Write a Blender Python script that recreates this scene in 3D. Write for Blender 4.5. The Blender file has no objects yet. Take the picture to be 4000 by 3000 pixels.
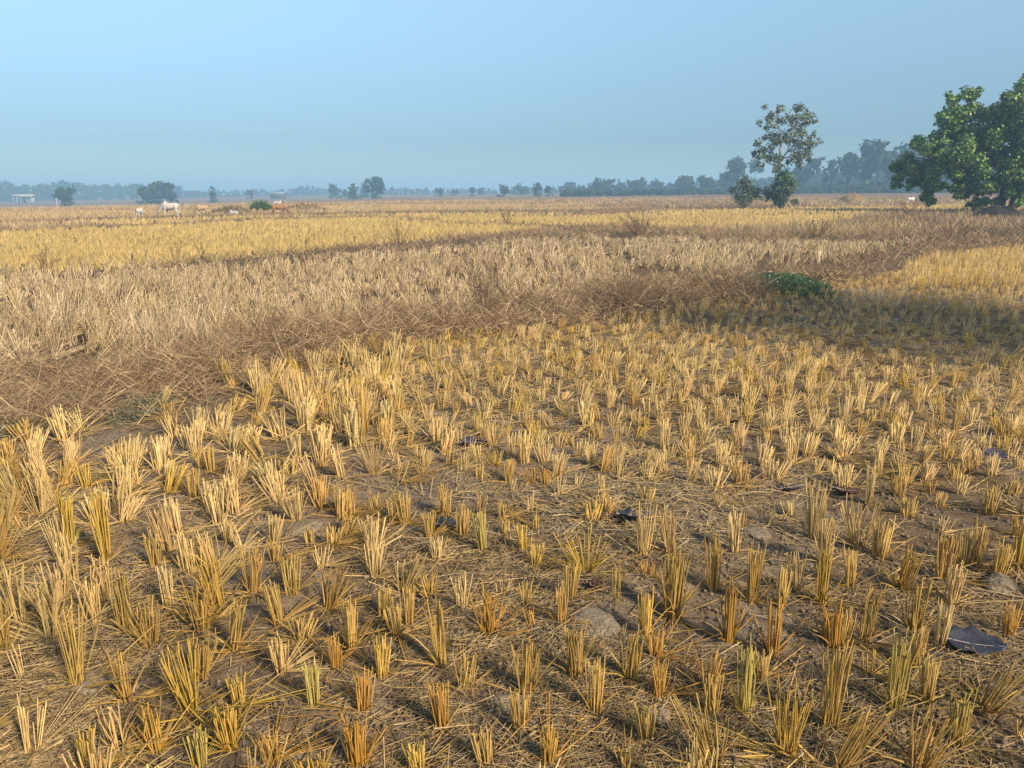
import bpy, math
import numpy as np

SC = bpy.context.scene
COL = SC.collection
rng = np.random.default_rng(7)

# ------------------------------------------------------------------ camera
FPX, CX, CY = 3005.0, 2000.0, 1500.0          # photograph's focal length and centre in its own pixels
CAM = np.array([0.0, 0.0, 1.6])
PITCH, ROLL = math.radians(-14.1), math.radians(0.30)
cam_d = bpy.data.cameras.new('camera')
cam_d.sensor_width = 36.0
cam_d.lens = 36.0 * FPX / 4000.0
cam_d.clip_start, cam_d.clip_end = 0.05, 6000
cam_o = bpy.data.objects.new('camera', cam_d)
COL.objects.link(cam_o)
_f = np.array([0, math.cos(PITCH), math.sin(PITCH)])
_r0 = np.array([1.0, 0, 0]); _u0 = np.cross(_r0, _f)
# a small roll: the horizon climbs to the picture's right
_r = _r0 * math.cos(ROLL) - _u0 * math.sin(ROLL)
_u = np.cross(_r, _f)
from mathutils import Matrix, Vector
cam_o.matrix_world = Matrix([[_r[0], _u[0], -_f[0], CAM[0]], [_r[1], _u[1], -_f[1], CAM[1]],
                             [_r[2], _u[2], -_f[2], CAM[2]], [0, 0, 0, 1]])
SC.camera = cam_o

# ------------------------------------------------------------------ light
SUN_AZ, SUN_EL = math.radians(136), math.radians(34)      # azimuth clockwise from +Y
world = bpy.data.worlds.new('World'); SC.world = world; world.use_nodes = True
wn = world.node_tree.nodes; wl = world.node_tree.links
sky = wn.new('ShaderNodeTexSky'); sky.sky_type = 'NISHITA'; sky.sun_disc = False
sky.sun_elevation = SUN_EL; sky.sun_rotation = SUN_AZ
sky.altitude = 0; sky.air_density = 1.0; sky.dust_density = 0.1; sky.ozone_density = 4.0
bg = wn['Background']; bg.inputs[1].default_value = 0.10
tint = wn.new('ShaderNodeMix'); tint.data_type = 'RGBA'; tint.blend_type = 'MULTIPLY'; tint.inputs[0].default_value = 1.0
tc_w = wn.new('ShaderNodeTexCoord'); sp_w = wn.new('ShaderNodeSeparateXYZ'); rp_w = wn.new('ShaderNodeValToRGB')
wl.new(tc_w.outputs['Generated'], sp_w.inputs[0]); wl.new(sp_w.outputs[2], rp_w.inputs[0])
# dusty air all round: the sky dims evenly towards the horizon
_el = rp_w.color_ramp.elements; _el.new(0.5); _el.new(0.6)
for k_, (p_, c_) in enumerate([(0.0, (0.325, 0.405, 0.505)), (0.06, (0.365, 0.43, 0.50)), (0.12, (0.62, 0.645, 0.645)), (0.24, (1.25, 1.17, 0.98))]):
    _el[k_].position = p_; _el[k_].color = (*c_, 1)
wl.new(rp_w.outputs[0], tint.inputs[7])
wl.new(sky.outputs[0], tint.inputs[6]); wl.new(tint.outputs[2], bg.inputs[0])
sun_d = bpy.data.lights.new('sun', 'SUN'); sun_d.energy = 3.7; sun_d.angle = math.radians(6.0)
sun_d.color = (1.0, 0.87, 0.69)
sun_o = bpy.data.objects.new('sun', sun_d); COL.objects.link(sun_o)
sdir = Vector((math.sin(SUN_AZ) * math.cos(SUN_EL), math.cos(SUN_AZ) * math.cos(SUN_EL), math.sin(SUN_EL)))
sun_o.rotation_euler = sdir.to_track_quat('Z', 'Y').to_euler()
SC.view_settings.view_transform = 'Standard'; SC.view_settings.look = 'None'
SC.view_settings.gamma = 1.0; SC.view_settings.use_curve_mapping = False
SC.view_settings.exposure = 0.86
SC.render.engine = 'CYCLES'
SC.cycles.max_bounces = 6; SC.cycles.diffuse_bounces = 3; SC.cycles.transparent_max_bounces = 8
SC.cycles.volume_bounces = 1
SC.cycles.use_denoising = True
HAZE_DENSITY = 0.0017
HAZE_COLOR = (0.45, 0.74, 0.98)

# ------------------------------------------------------------------ projection helpers (photograph pixel <-> place)
def project(p):
    d = np.asarray(p, float) - CAM
    zc = d @ _f
    zs = np.where(np.abs(zc) < 1e-6, 1e-6, zc)
    return CX + FPX * (d @ _r) / zs, CY - FPX * (d @ _u) / zs, zc
def ray(px, py):
    v = _f + _r * ((px - CX) / FPX) - _u * ((py - CY) / FPX)
    return v / np.linalg.norm(v)
def on_ground(px, py, z=0.0):
    v = ray(px, py)
    t = (z - CAM[2]) / v[2]
    return CAM + v * t
def at_range(px, py, d):
    """point on the pixel's ray whose horizontal distance is d"""
    v = ray(px, py)
    return CAM + v * (d / math.hypot(v[0], v[1]))

# ------------------------------------------------------------------ numpy value noise
_perm = np.random.default_rng(3).random((256, 256))
def vnoise(x, y):
    xi = np.floor(x).astype(int); yi = np.floor(y).astype(int)
    fx = x - xi; fy = y - yi
    fx = fx * fx * (3 - 2 * fx); fy = fy * fy * (3 - 2 * fy)
    a = _perm[xi & 255, yi & 255]; b = _perm[(xi + 1) & 255, yi & 255]
    c = _perm[xi & 255, (yi + 1) & 255]; d = _perm[(xi + 1) & 255, (yi + 1) & 255]
    return (a * (1 - fx) + b * fx) * (1 - fy) + (c * (1 - fx) + d * fx) * fy
def fbm(x, y, o=4):
    s = 0; a = 0.5
    for i in range(o):
        s = s + a * vnoise(x * 2 ** i + 17 * i, y * 2 ** i + 31 * i); a *= 0.5
    return s / (1 - 0.5 ** o)
def sstep(a, b, x):
    t = np.clip((x - a) / (b - a), 0, 1); return t * t * (3 - 2 * t)

# ------------------------------------------------------------------ layout of the fields, as lines traced over the flat land
def C(*pts):
    a = np.array(pts, float)
    return lambda x: np.interp(x, a[:, 0], a[:, 1])
L1 = C((-1500, 1900), (-400, 1760), (0, 1705), (316, 1680), (443, 1640), (760, 1560), (1000, 1455), (1270, 1425), (1400, 1380), (1650, 1352),
       (1900, 1305), (2100, 1290), (2400, 1250), (2650, 1204), (2730, 1197), (3000, 1159), (3250, 1115), (3450, 1083), (3650, 1014), (4000, 982), (5500, 900))
U1 = C((-1500, 1700), (-400, 1580), (0, 1525), (443, 1460), (760, 1392), (1000, 1354), (1270, 1342), (1400, 1305), (1650, 1250), (1900, 1215),
       (2100, 1200), (2400, 1150), (2650, 1125), (2730, 1095), (3000, 1060), (3250, 1035), (3450, 985), (3650, 930), (4000, 905), (5500, 860))
L2 = C((-1500, 1150), (0, 1085), (450, 1075), (700, 1065), (1000, 1040), (1500, 985), (2000, 945), (2300, 928), (2600, 935), (3000, 950), (3400, 955), (3600, 940), (4000, 905), (5500, 860))
U2 = C((-1500, 1150), (0, 1085), (420, 1072), (700, 1040), (1000, 1008), (1500, 957), (1900, 918), (2150, 895), (2350, 888), (2700, 905), (3000, 915), (3400, 912), (4000, 880), (5500, 850))
L3 = C((-1500, 950), (0, 915), (250, 903), (600, 890), (1000, 869), (1450, 858), (1600, 868), (1750, 884), (2100, 892), (2150, 895), (2350, 888), (2700, 905), (3000, 915), (3400, 912), (4000, 880), (5500, 850))
F4T = C((-1500, 860), (0, 864), (560, 852), (1000, 843), (1450, 836), (2000, 832), (2350, 838), (2700, 826), (3000, 816), (3300, 808), (3400, 812), (3700, 802), (5500, 800))
F4B = C((-1500, 860), (0, 864), (240, 872), (560, 879), (1000, 859), (1450, 848), (1600, 856), (1750, 872), (2050, 882), (2150, 884), (2350, 880), (2700, 894), (3000, 884), (3280, 866), (3420, 830), (3700, 826), (3900, 826), (5500, 810))
K1 = C((-1500, 880), (0, 868), (300, 860), (700, 850), (1000, 841), (1300, 837), (1700, 830), (2000, 828), (2300, 833), (2600, 818), (4000, 790))
# zones: 0 near stubble, 1 bund with brown grass, 2 grey-tan stubble, 3 yellow stubble, 4 far tan stubble, 5 brown rough grass, 6 far dim land
def zone(x, y):
    P = np.stack([x, y, np.zeros_like(x)], -1)
    px, py, zc = project(P)
    z = np.full(x.shape, 5)
    z[py < 798] = 6
    far_strip = (np.sin(px * 0.0021 + py * 0.35) + 0.6 * np.sin(px * 0.0047 - py * 0.8)) > 0.15
    z[(py >= 800) & (py < K1(px) - 3) & far_strip & (px < 2350)] = 4
    z[(py >= 824) & (py < K1(px) - 3) & (px < 1000)] = 4
    z[(py >= 803) & (py < K1(px) - 3) & (px > 1150) & (px < 2050)] = 4
    z[(py > F4T(px)) & (py < F4B(px))] = 3
    z[(np.abs(py - K1(px)) < 6) & (px < 2600)] = 1
    z[(np.abs(py - C((2000, 850), (2200, 848), (2350, 840), (2600, 820), (3000, 805))(px)) < 5) & (px > 2000) & (px < 2900)] = 1
    m = (py > L3(px) - 14) & (py <= L3(px)) & (px < 2150); z[m] = 1
    z[(py > L3(px)) & (py <= U2(px))] = 3
    z[(py > U2(px)) & (py <= L2(px))] = 1
    z[(py > L2(px)) & (py <= U1(px))] = 2
    z[(py > U1(px)) & (py <= L1(px))] = 1
    z[py > L1(px)] = 0
    z[zc < 0.3] = 0
    return z, px, py

def path_ground(pts): return np.array([on_ground(*p)[:2] for p in pts])
BUNDS = [(path_ground([(x, (L1(x) + U1(x)) / 2 + 10) for x in (-900, -400, 0, 443, 760, 1000, 1400, 1900, 2400, 2730, 3000, 3250, 3650, 4000, 4600)]), 0.05, 0.5),
         (path_ground([(x, (L2(x) + U2(x)) / 2) for x in (450, 700, 1000, 1500, 1900, 2300, 2700, 3200, 3600, 4400)]), 0.10, 0.6),
         (path_ground([(x, L3(x) - 5) for x in (-600, 0, 600, 1000, 1450, 1750, 2100)]), 0.10, 0.6),
         (path_ground([(x, K1(x)) for x in (-600, 0, 700, 1300, 2000, 2600)]), 0.10, 0.8)]
def seg_dist(x, y, pts):
    best = np.full(x.shape, 1e9)
    for a, b in zip(pts[:-1], pts[1:]):
        d = b - a; L = (d @ d) + 1e-9
        t = np.clip(((x - a[0]) * d[0] + (y - a[1]) * d[1]) / L, 0, 1)
        best = np.minimum(best, (x - a[0] - t * d[0]) ** 2 + (y - a[1] - t * d[1]) ** 2)
    return np.sqrt(best)
MOUNDS = []       # x, y, radius, height
def height(x, y, fine=True):
    x = np.asarray(x, float); y = np.asarray(y, float)
    d = np.hypot(x, y)
    az = np.degrees(np.arctan2(x, y))
    lin = np.interp(az, [-180, -90, -60, -34, -20, -8, 5, 18, 34, 60, 90, 180], [-0.8, -2.0, -3.3, -3.3, -2.0, -0.85, -0.22, 0.55, 0.76, 0.76, 0.4, -0.8])
    z = sstep(62, 320, d) * lin
    for pts, h, w in BUNDS:
        q = seg_dist(x, y, pts)
        z = z + h * np.exp(-(q / w) ** 2)
    for mx, my, r, h in MOUNDS:
        z = z + h * np.exp(-((x - mx) ** 2 + (y - my) ** 2) / (r * r))
    z = z + 0.05 * (fbm(x * 0.5 + 5, y * 0.5 + 9, 2) - 0.5) * sstep(0, 4, d)
    if fine:
        n = fbm(x * 3.1 + 40, y * 3.1 + 7, 4)
        z = z + 0.055 * (n - 0.5) * (1 - sstep(25, 60, d)) + 0.022 * (fbm(x * 9 + 3, y * 9 + 50, 3) - 0.5) * (1 - sstep(8, 16, d))
        cr = np.abs(fbm(x * 2.2 + 3, y * 2.2 + 80, 3) - 0.5)
        z = z - 0.014 * np.exp(-(cr / 0.012) ** 2) * (1 - sstep(12, 20, d))
    return z

# ------------------------------------------------------------------ materials
def newmat(name):
    m = bpy.data.materials.new(name); m.use_nodes = True
    nt = m.node_tree; b = nt.nodes['Principled BSDF']
    return m, nt, b
def N(nt, t, **kw):
    n = nt.nodes.new(t)
    for k, v in kw.items():
        if k in n.inputs.keys() if isinstance(k, str) else False: n.inputs[k].default_value = v
        else: setattr(n, k, v)
    return n
def mixc(nt, a, b, fac, mode='MULTIPLY'):
    n = nt.nodes.new('ShaderNodeMix'); n.data_type = 'RGBA'; n.blend_type = mode
    for s, v in ((6, a), (7, b)):
        if hasattr(v, 'is_output'): nt.links.new(v, n.inputs[s])
        else: n.inputs[s].default_value = (*v, 1)
    if hasattr(fac, 'is_output'): nt.links.new(fac, n.inputs[0])
    else: n.inputs[0].default_value = fac
    return n.outputs[2]
def ramp(nt, src, stops):
    n = nt.nodes.new('ShaderNodeValToRGB')
    e = n.color_ramp.elements
    while len(e) < len(stops): e.new(0.5)
    for q, (p, c) in zip(e, stops): q.position = p; q.color = (*c, 1)
    nt.links.new(src, n.inputs[0]); return n.outputs[0]
def noise(nt, scale, detail=4, vec=None, rough=0.55):
    n = nt.nodes.new('ShaderNodeTexNoise'); n.inputs['Scale'].default_value = scale
    n.inputs['Detail'].default_value = detail; n.inputs['Roughness'].default_value = rough
    if vec is not None: nt.links.new(vec, n.inputs['Vector'])
    return n

def mat_plant(name, rough=0.6, spec=0.2, trans=0.0, var=0.25, scale=30.0):
    """plant matter: the mesh's own colour attribute times the object's colour times a little procedural mottling"""
    m, nt, b = newmat(name)
    at = N(nt, 'ShaderNodeAttribute', attribute_name='Col')
    oi = N(nt, 'ShaderNodeObjectInfo')
    tc = N(nt, 'ShaderNodeTexCoord')
    nz = noise(nt, scale, 3, tc.outputs['Object'])
    c = mixc(nt, at.outputs['Color'], oi.outputs['Color'], 1.0)
    k = ramp(nt, nz.outputs[0], [(0.3, (1 - var,) * 3), (0.7, (1 + var * 0.6,) * 3)])
    c = mixc(nt, c, k, 1.0)
    nt.links.new(c, b.inputs['Base Color'])
    b.inputs['Roughness'].default_value = rough
    b.inputs['Specular IOR Level'].default_value = spec
    if trans:
        tr = nt.nodes.new('ShaderNodeBsdfTranslucent'); nt.links.new(c, tr.inputs[0])
        mx = nt.nodes.new('ShaderNodeMixShader'); mx.inputs[0].default_value = trans
        nt.links.new(b.outputs[0], mx.inputs[1]); nt.links.new(tr.outputs[0], mx.inputs[2])
        nt.links.new(mx.outputs[0], nt.nodes['Material Output'].inputs[0])
    return m
M = {}
M['straw'] = mat_plant('straw', 0.5, 0.3, 0.0, 0.22, 60)
M['drygrass'] = mat_plant('dry_grass', 0.7, 0.15, 0.12, 0.2, 3)
M['leaf'] = mat_plant('leaf', 0.42, 0.45, 0.22, 0.25, 1.5)
M['farleaf'] = mat_plant('far_leaf', 0.6, 0.2, 0.15, 0.3, 0.5)

def mat_solid(name, col, rough=0.8, var=0.25, scale=6.0, bump=0.3, bscale=40, spec=0.2, col2=None):
    m, nt, b = newmat(name)
    tc = N(nt, 'ShaderNodeTexCoord')
    nz = noise(nt, scale, 5, tc.outputs['Object'])
    c2 = col2 or tuple(v * (1 - var) for v in col)
    c = ramp(nt, nz.outputs[0], [(0.35, c2), (0.65, col)])
    nt.links.new(c, b.inputs['Base Color'])
    b.inputs['Roughness'].default_value = rough; b.inputs['Specular IOR Level'].default_value = spec
    if bump:
        n2 = noise(nt, bscale, 4, tc.outputs['Object'])
        bp = nt.nodes.new('ShaderNodeBump'); bp.inputs['Strength'].default_value = bump; bp.inputs['Distance'].default_value = 0.02
        nt.links.new(n2.outputs[0], bp.inputs['Height']); nt.links.new(bp.outputs[0], b.inputs['Normal'])
    return m
M['bark'] = mat_solid('bark', (0.11, 0.09, 0.07), 0.9, 0.5, 4, 0.6, 20)
M['palebark'] = mat_solid('pale_bark', (0.40, 0.36, 0.30), 0.9, 0.4, 4, 0.4, 20)
M['clod'] = mat_solid('dried_clod', (0.30, 0.235, 0.155), 0.95, 0.3, 14, 0.8, 60, 0.1)
M['deadleaf'] = mat_solid('dead_leaf_dark', (0.048, 0.050, 0.070), 0.6, 0.4, 18, 0.2, 60, 0.3)
M['deadleaf2'] = mat_solid('dead_leaf_violet', (0.085, 0.075, 0.105), 0.6, 0.3, 18, 0.2, 60, 0.3)
M['deadleaf3'] = mat_solid('dead_leaf_brown', (0.12, 0.065, 0.04), 0.7, 0.3, 18, 0.2, 60, 0.2)
M['leafvein'] = mat_solid('leaf_vein', (0.36, 0.31, 0.28), 0.7, 0.2, 18, 0.0)
M['hay'] = mat_solid('haystack_straw', (0.38, 0.26, 0.12), 0.9, 0.35, 3, 0.9, 14, 0.1)
M['plaster'] = mat_solid('white_plaster', (0.50, 0.49, 0.46), 0.9, 0.3, 2, 0.1, 20)
M['darkroom'] = mat_solid('dark_opening', (0.05, 0.05, 0.05), 0.9, 0.2, 2, 0.0)
M['sheet'] = mat_solid('roof_sheet', (0.34, 0.35, 0.36), 0.6, 0.2, 2, 0.1, 20)
M['pole'] = mat_solid('grey_concrete', (0.5, 0.5, 0.48), 0.9, 0.2, 2, 0.1, 20)
M['shadedearth'] = mat_solid('painted_shade_earth', (0.045, 0.036, 0.03), 0.95, 0.5, 3, 0.8, 12, 0.1)  # dark mound soil, with the big tree's ground shade put into its colour
M['horn'] = mat_solid('horn', (0.10, 0.085, 0.07), 0.5, 0.2, 4, 0.0)
def mat_cow(name, main, patch, lo, hi, axis=0):
    m, nt, b = newmat(name)
    tc = N(nt, 'ShaderNodeTexCoord'); sp = N(nt, 'ShaderNodeSeparateXYZ'); nt.links.new(tc.outputs['Object'], sp.inputs[0])
    nz = noise(nt, 3.0, 3, tc.outputs['Object'])
    ad = N(nt, 'ShaderNodeMath', operation='MULTIPLY_ADD'); nt.links.new(nz.outputs[0], ad.inputs[0]); ad.inputs[1].default_value = 0.5
    nt.links.new(sp.outputs[axis], ad.inputs[2])
    mr = N(nt, 'ShaderNodeMapRange'); nt.links.new(ad.outputs[0], mr.inputs[0]); mr.inputs[1].default_value = lo; mr.inputs[2].default_value = hi
    c = mixc(nt, main, patch, mr.outputs[0], 'MIX')
    nt.links.new(c, b.inputs['Base Color']); b.inputs['Roughness'].default_value = 0.75; b.inputs['Specular IOR Level'].default_value = 0.15
    return m

# ------------------------------------------------------------------ object helpers
def tag(o, label=None, cat=None, group=None, kind=None):
    if label: o['label'] = label
    if cat: o['category'] = cat
    if group: o['group'] = group
    if kind: o['kind'] = kind
    return o
def link(name, data, parent=None, mat=None):
    o = bpy.data.objects.new(name, data); COL.objects.link(o)
    if parent is not None: o.parent = parent
    if mat is not None and len(data.materials) == 0: data.materials.append(mat)
    return o
def empty(name, loc):
    o = bpy.data.objects.new(name, None); COL.objects.link(o); o.location = loc; o.empty_display_size = 0.1
    return o
class MB:
    """collects polygons (numpy) and builds one mesh"""
    def __init__(s): s.v = []; s.f = []; s.c = []; s.n = 0
    def add(s, verts, faces, cols=None):
        verts = np.asarray(verts, np.float32).reshape(-1, 3)
        if cols is None: cols = np.ones((len(verts), 3), np.float32)
        cols = np.broadcast_to(np.asarray(cols, np.float32), (len(verts), 3))
        s.v.append(verts); s.c.append(cols)
        s.f.append(np.asarray(faces, np.int64) + s.n); s.n += len(verts)
    def mesh(s, name, smooth=False):
        me = bpy.data.meshes.new(name)
        v = np.concatenate(s.v); c = np.concatenate(s.c)
        idx = np.concatenate([f.reshape(-1) for f in s.f])
        tot = np.concatenate([np.full(len(f), f.shape[1]) for f in s.f])
        me.vertices.add(len(v)); me.vertices.foreach_set('co', v.reshape(-1))
        me.loops.add(len(idx)); me.loops.foreach_set('vertex_index', idx.astype(np.int32))
        me.polygons.add(len(tot))
        me.polygons.foreach_set('loop_start', np.concatenate([[0], np.cumsum(tot)[:-1]]).astype(np.int32))
        me.polygons.foreach_set('loop_total', tot.astype(np.int32))
        if smooth: me.polygons.foreach_set('use_smooth', np.ones(len(tot), bool))
        me.update(calc_edges=True)
        a = me.color_attributes.new('Col', 'FLOAT_COLOR', 'POINT')
        a.data.foreach_set('color', np.concatenate([c, np.ones((len(c), 1), np.float32)], 1).reshape(-1))
        return me
    def build(s, name, mat, parent=None, smooth=False):
        return link(name, s.mesh(name, smooth), parent, mat)

def unit(v): return v / (np.linalg.norm(v, axis=-1, keepdims=True) + 1e-12)
def frames(d):
    ref = np.where(np.abs(d[:, 2:3]) > 0.9, np.array([[1.0, 0, 0]]), np.array([[0, 0, 1.0]]))
    a = unit(np.cross(d, ref)); b = np.cross(d, a)
    return a, b
def stems(mb, base, d, length, rad, col, sides=3, cap=True, tipcol=None, taper=0.85):
    """straight hollow-looking stalks: prisms with a cut top"""
    n = len(base)
    if n == 0: return
    d = unit(d); a, b = frames(d)
    length = np.broadcast_to(length, (n,)); rad = np.broadcast_to(rad, (n,))
    top = base + d * length[:, None]
    ph = rng.random(n) * 6.28
    V = np.empty((n, 2 * sides, 3)); Cc = np.empty((n, 2 * sides, 3))
    tilt = rng.normal(0, 0.5, (n, 2))
    for i in range(sides):
        t = ph + i * 2 * math.pi / sides
        o = a * np.cos(t)[:, None] + b * np.sin(t)[:, None]
        V[:, i] = base + o * rad[:, None]
        V[:, sides + i] = top + o * rad[:, None] * taper + d * (rad * (tilt[:, 0] * np.cos(t) + tilt[:, 1] * np.sin(t)) * 2)[:, None]
    Cc[:, :sides] = col[:, None]; Cc[:, sides:] = (col if tipcol is None else tipcol)[:, None]
    k = (np.arange(n) * 2 * sides)[:, None]
    for i in range(sides):
        j = (i + 1) % sides
        if i == 0: mb.add(V.reshape(-1, 3), k + np.array([[i, j, sides + j, sides + i]]), Cc.reshape(-1, 3)); off = mb.n - n * 2 * sides
        else: mb.f.append(k + np.array([[i, j, sides + j, sides + i]]) + off)
    if cap: mb.f.append(k + np.array([list(range(sides, 2 * sides))]) + off)
def spikes(mb, base, d, length, rad, col):
    """far stalks: slim three-sided spikes with blunt look, three faces each"""
    n = len(base)
    if n == 0: return
    d = unit(d); a, b = frames(d); ph = rng.random(n) * 6.28
    V = np.empty((n, 4, 3))
    for i in range(3):
        t = ph + i * 2.0944
        V[:, i] = base + (a * np.cos(t)[:, None] + b * np.sin(t)[:, None]) * np.broadcast_to(rad, (n,))[:, None]
    V[:, 3] = base + d * np.broadcast_to(length, (n,))[:, None]
    k = (np.arange(n) * 4)[:, None]
    mb.add(V.reshape(-1, 3), np.concatenate([k + np.array([[0, 1, 3]]), k + np.array([[1, 2, 3]]), k + np.array([[2, 0, 3]])]), np.repeat(col, 4, 0))
def blades(mb, base, d, length, width, droop, col, seg=3, side=None):
    """curved flat blades; droop bends them sideways and down"""
    n = len(base)
    if n == 0: return
    d = unit(d)
    hz = rng.normal(size=(n, 3)) * np.array([1, 1, 0.0]); hz = unit(hz)
    w = unit(np.cross(d, hz + 1e-3))
    length = np.broadcast_to(length, (n,)); width = np.broadcast_to(width, (n,)); droop = np.broadcast_to(droop, (n,))
    V = np.empty((n, 2 * seg + 1, 3))
    p = base.astype(float).copy(); dd = d.copy()
    for i in range(seg):
        ww = width * (1 - 0.6 * i / seg)
        V[:, 2 * i] = p - w * ww[:, None] * 0.5; V[:, 2 * i + 1] = p + w * ww[:, None] * 0.5
        p = p + dd * (length / seg)[:, None]
        dd = unit(dd + (hz * 0.7 - np.array([0, 0, 0.6])) * droop[:, None])
    V[:, 2 * seg] = p
    k = (np.arange(n) * (2 * seg + 1))[:, None]
    mb.add(V.reshape(-1, 3), np.concatenate([k + np.array([[2 * i, 2 * i + 1, 2 * i + 3, 2 * i + 2]]) for i in range(seg - 1)]) if seg > 1 else np.zeros((0, 4), int),
           np.repeat(col, 2 * seg + 1, 0))
    off = mb.n - n * (2 * seg + 1)
    mb.f.append(k + np.array([[2 * seg - 2, 2 * seg - 1, 2 * seg]]) + off)
def tube(mb, pts, rads, sides=6, col=(1, 1, 1)):
    pts = np.asarray(pts, float); n = len(pts)
    tang = unit(np.gradient(pts, axis=0)); a, b = frames(tang)
    V = []
    for i in range(n):
        for s in range(sides):
            t = s * 2 * math.pi / sides
            V.append(pts[i] + (a[i] * math.cos(t) + b[i] * math.sin(t)) * rads[i])
    F = [[i * sides + s, i * sides + (s + 1) % sides, (i + 1) * sides + (s + 1) % sides, (i + 1) * sides + s] for i in range(n - 1) for s in range(sides)]
    mb.add(V, F, col)
def leaves(mb, pos, nrm, size, col, sides=6, fold=0.25, ratio=0.8):
    """leaf-shaped hexagons (or quads) with a fold along the midrib"""
    n = len(pos)
    if n == 0: return
    nrm = unit(nrm); t = unit(np.cross(nrm, rng.normal(size=(n, 3)))); s = np.cross(nrm, t)
    size = np.broadcast_to(size, (n,))[:, None]
    if sides == 6:
        V = np.stack([pos - t * size, pos - t * size * 0.35 + s * size * ratio + nrm * size * fold, pos + t * size * 0.45 + s * size * ratio * 0.9 + nrm * size * fold,
                      pos + t * size, pos + t * size * 0.45 - s * size * ratio * 0.9 + nrm * size * fold, pos - t * size * 0.35 - s * size * ratio + nrm * size * fold], 1)
        k = (np.arange(n) * 6)[:, None]
        mb.add(V.reshape(-1, 3), np.concatenate([k + np.array([[0, 1, 2, 3]]), k + np.array([[0, 3, 4, 5]])]), np.repeat(col, 6, 0))
    else:
        V = np.stack([pos - t * size, pos + s * size * ratio + nrm * size * fold, pos + t * size, pos - s * size * ratio + nrm * size * fold], 1)
        k = (np.arange(n) * 4)[:, None]
        mb.add(V.reshape(-1, 3), np.concatenate([k + np.array([[0, 1, 2]]), k + np.array([[0, 2, 3]])]), np.repeat(col, 4, 0))
def puff_leaves(mb, c, r, n, size, col, colvar=0.18, sides=6, shell=0.35, sq=(1, 1, 0.85), droop=0.3):
    u = unit(rng.normal(size=(n, 3)))
    rr = r * (1 - shell * rng.random(n) ** 1.3) * (0.8 + 0.35 * rng.random(n))
    pos = np.asarray(c) + u * rr[:, None] * np.array(sq)
    nr = u * 0.7 + np.array([0, 0, 0.45]) + rng.normal(size=(n, 3)) * 0.45
    cc = np.asarray(col)[None] * (1 + colvar * rng.normal(size=(n, 1))) * (1 + 0.06 * rng.normal(size=(n, 3)))
    leaves(mb, pos, nr, size * (0.7 + 0.6 * rng.random(n)), np.clip(cc, 0.005, 1), sides)

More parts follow.
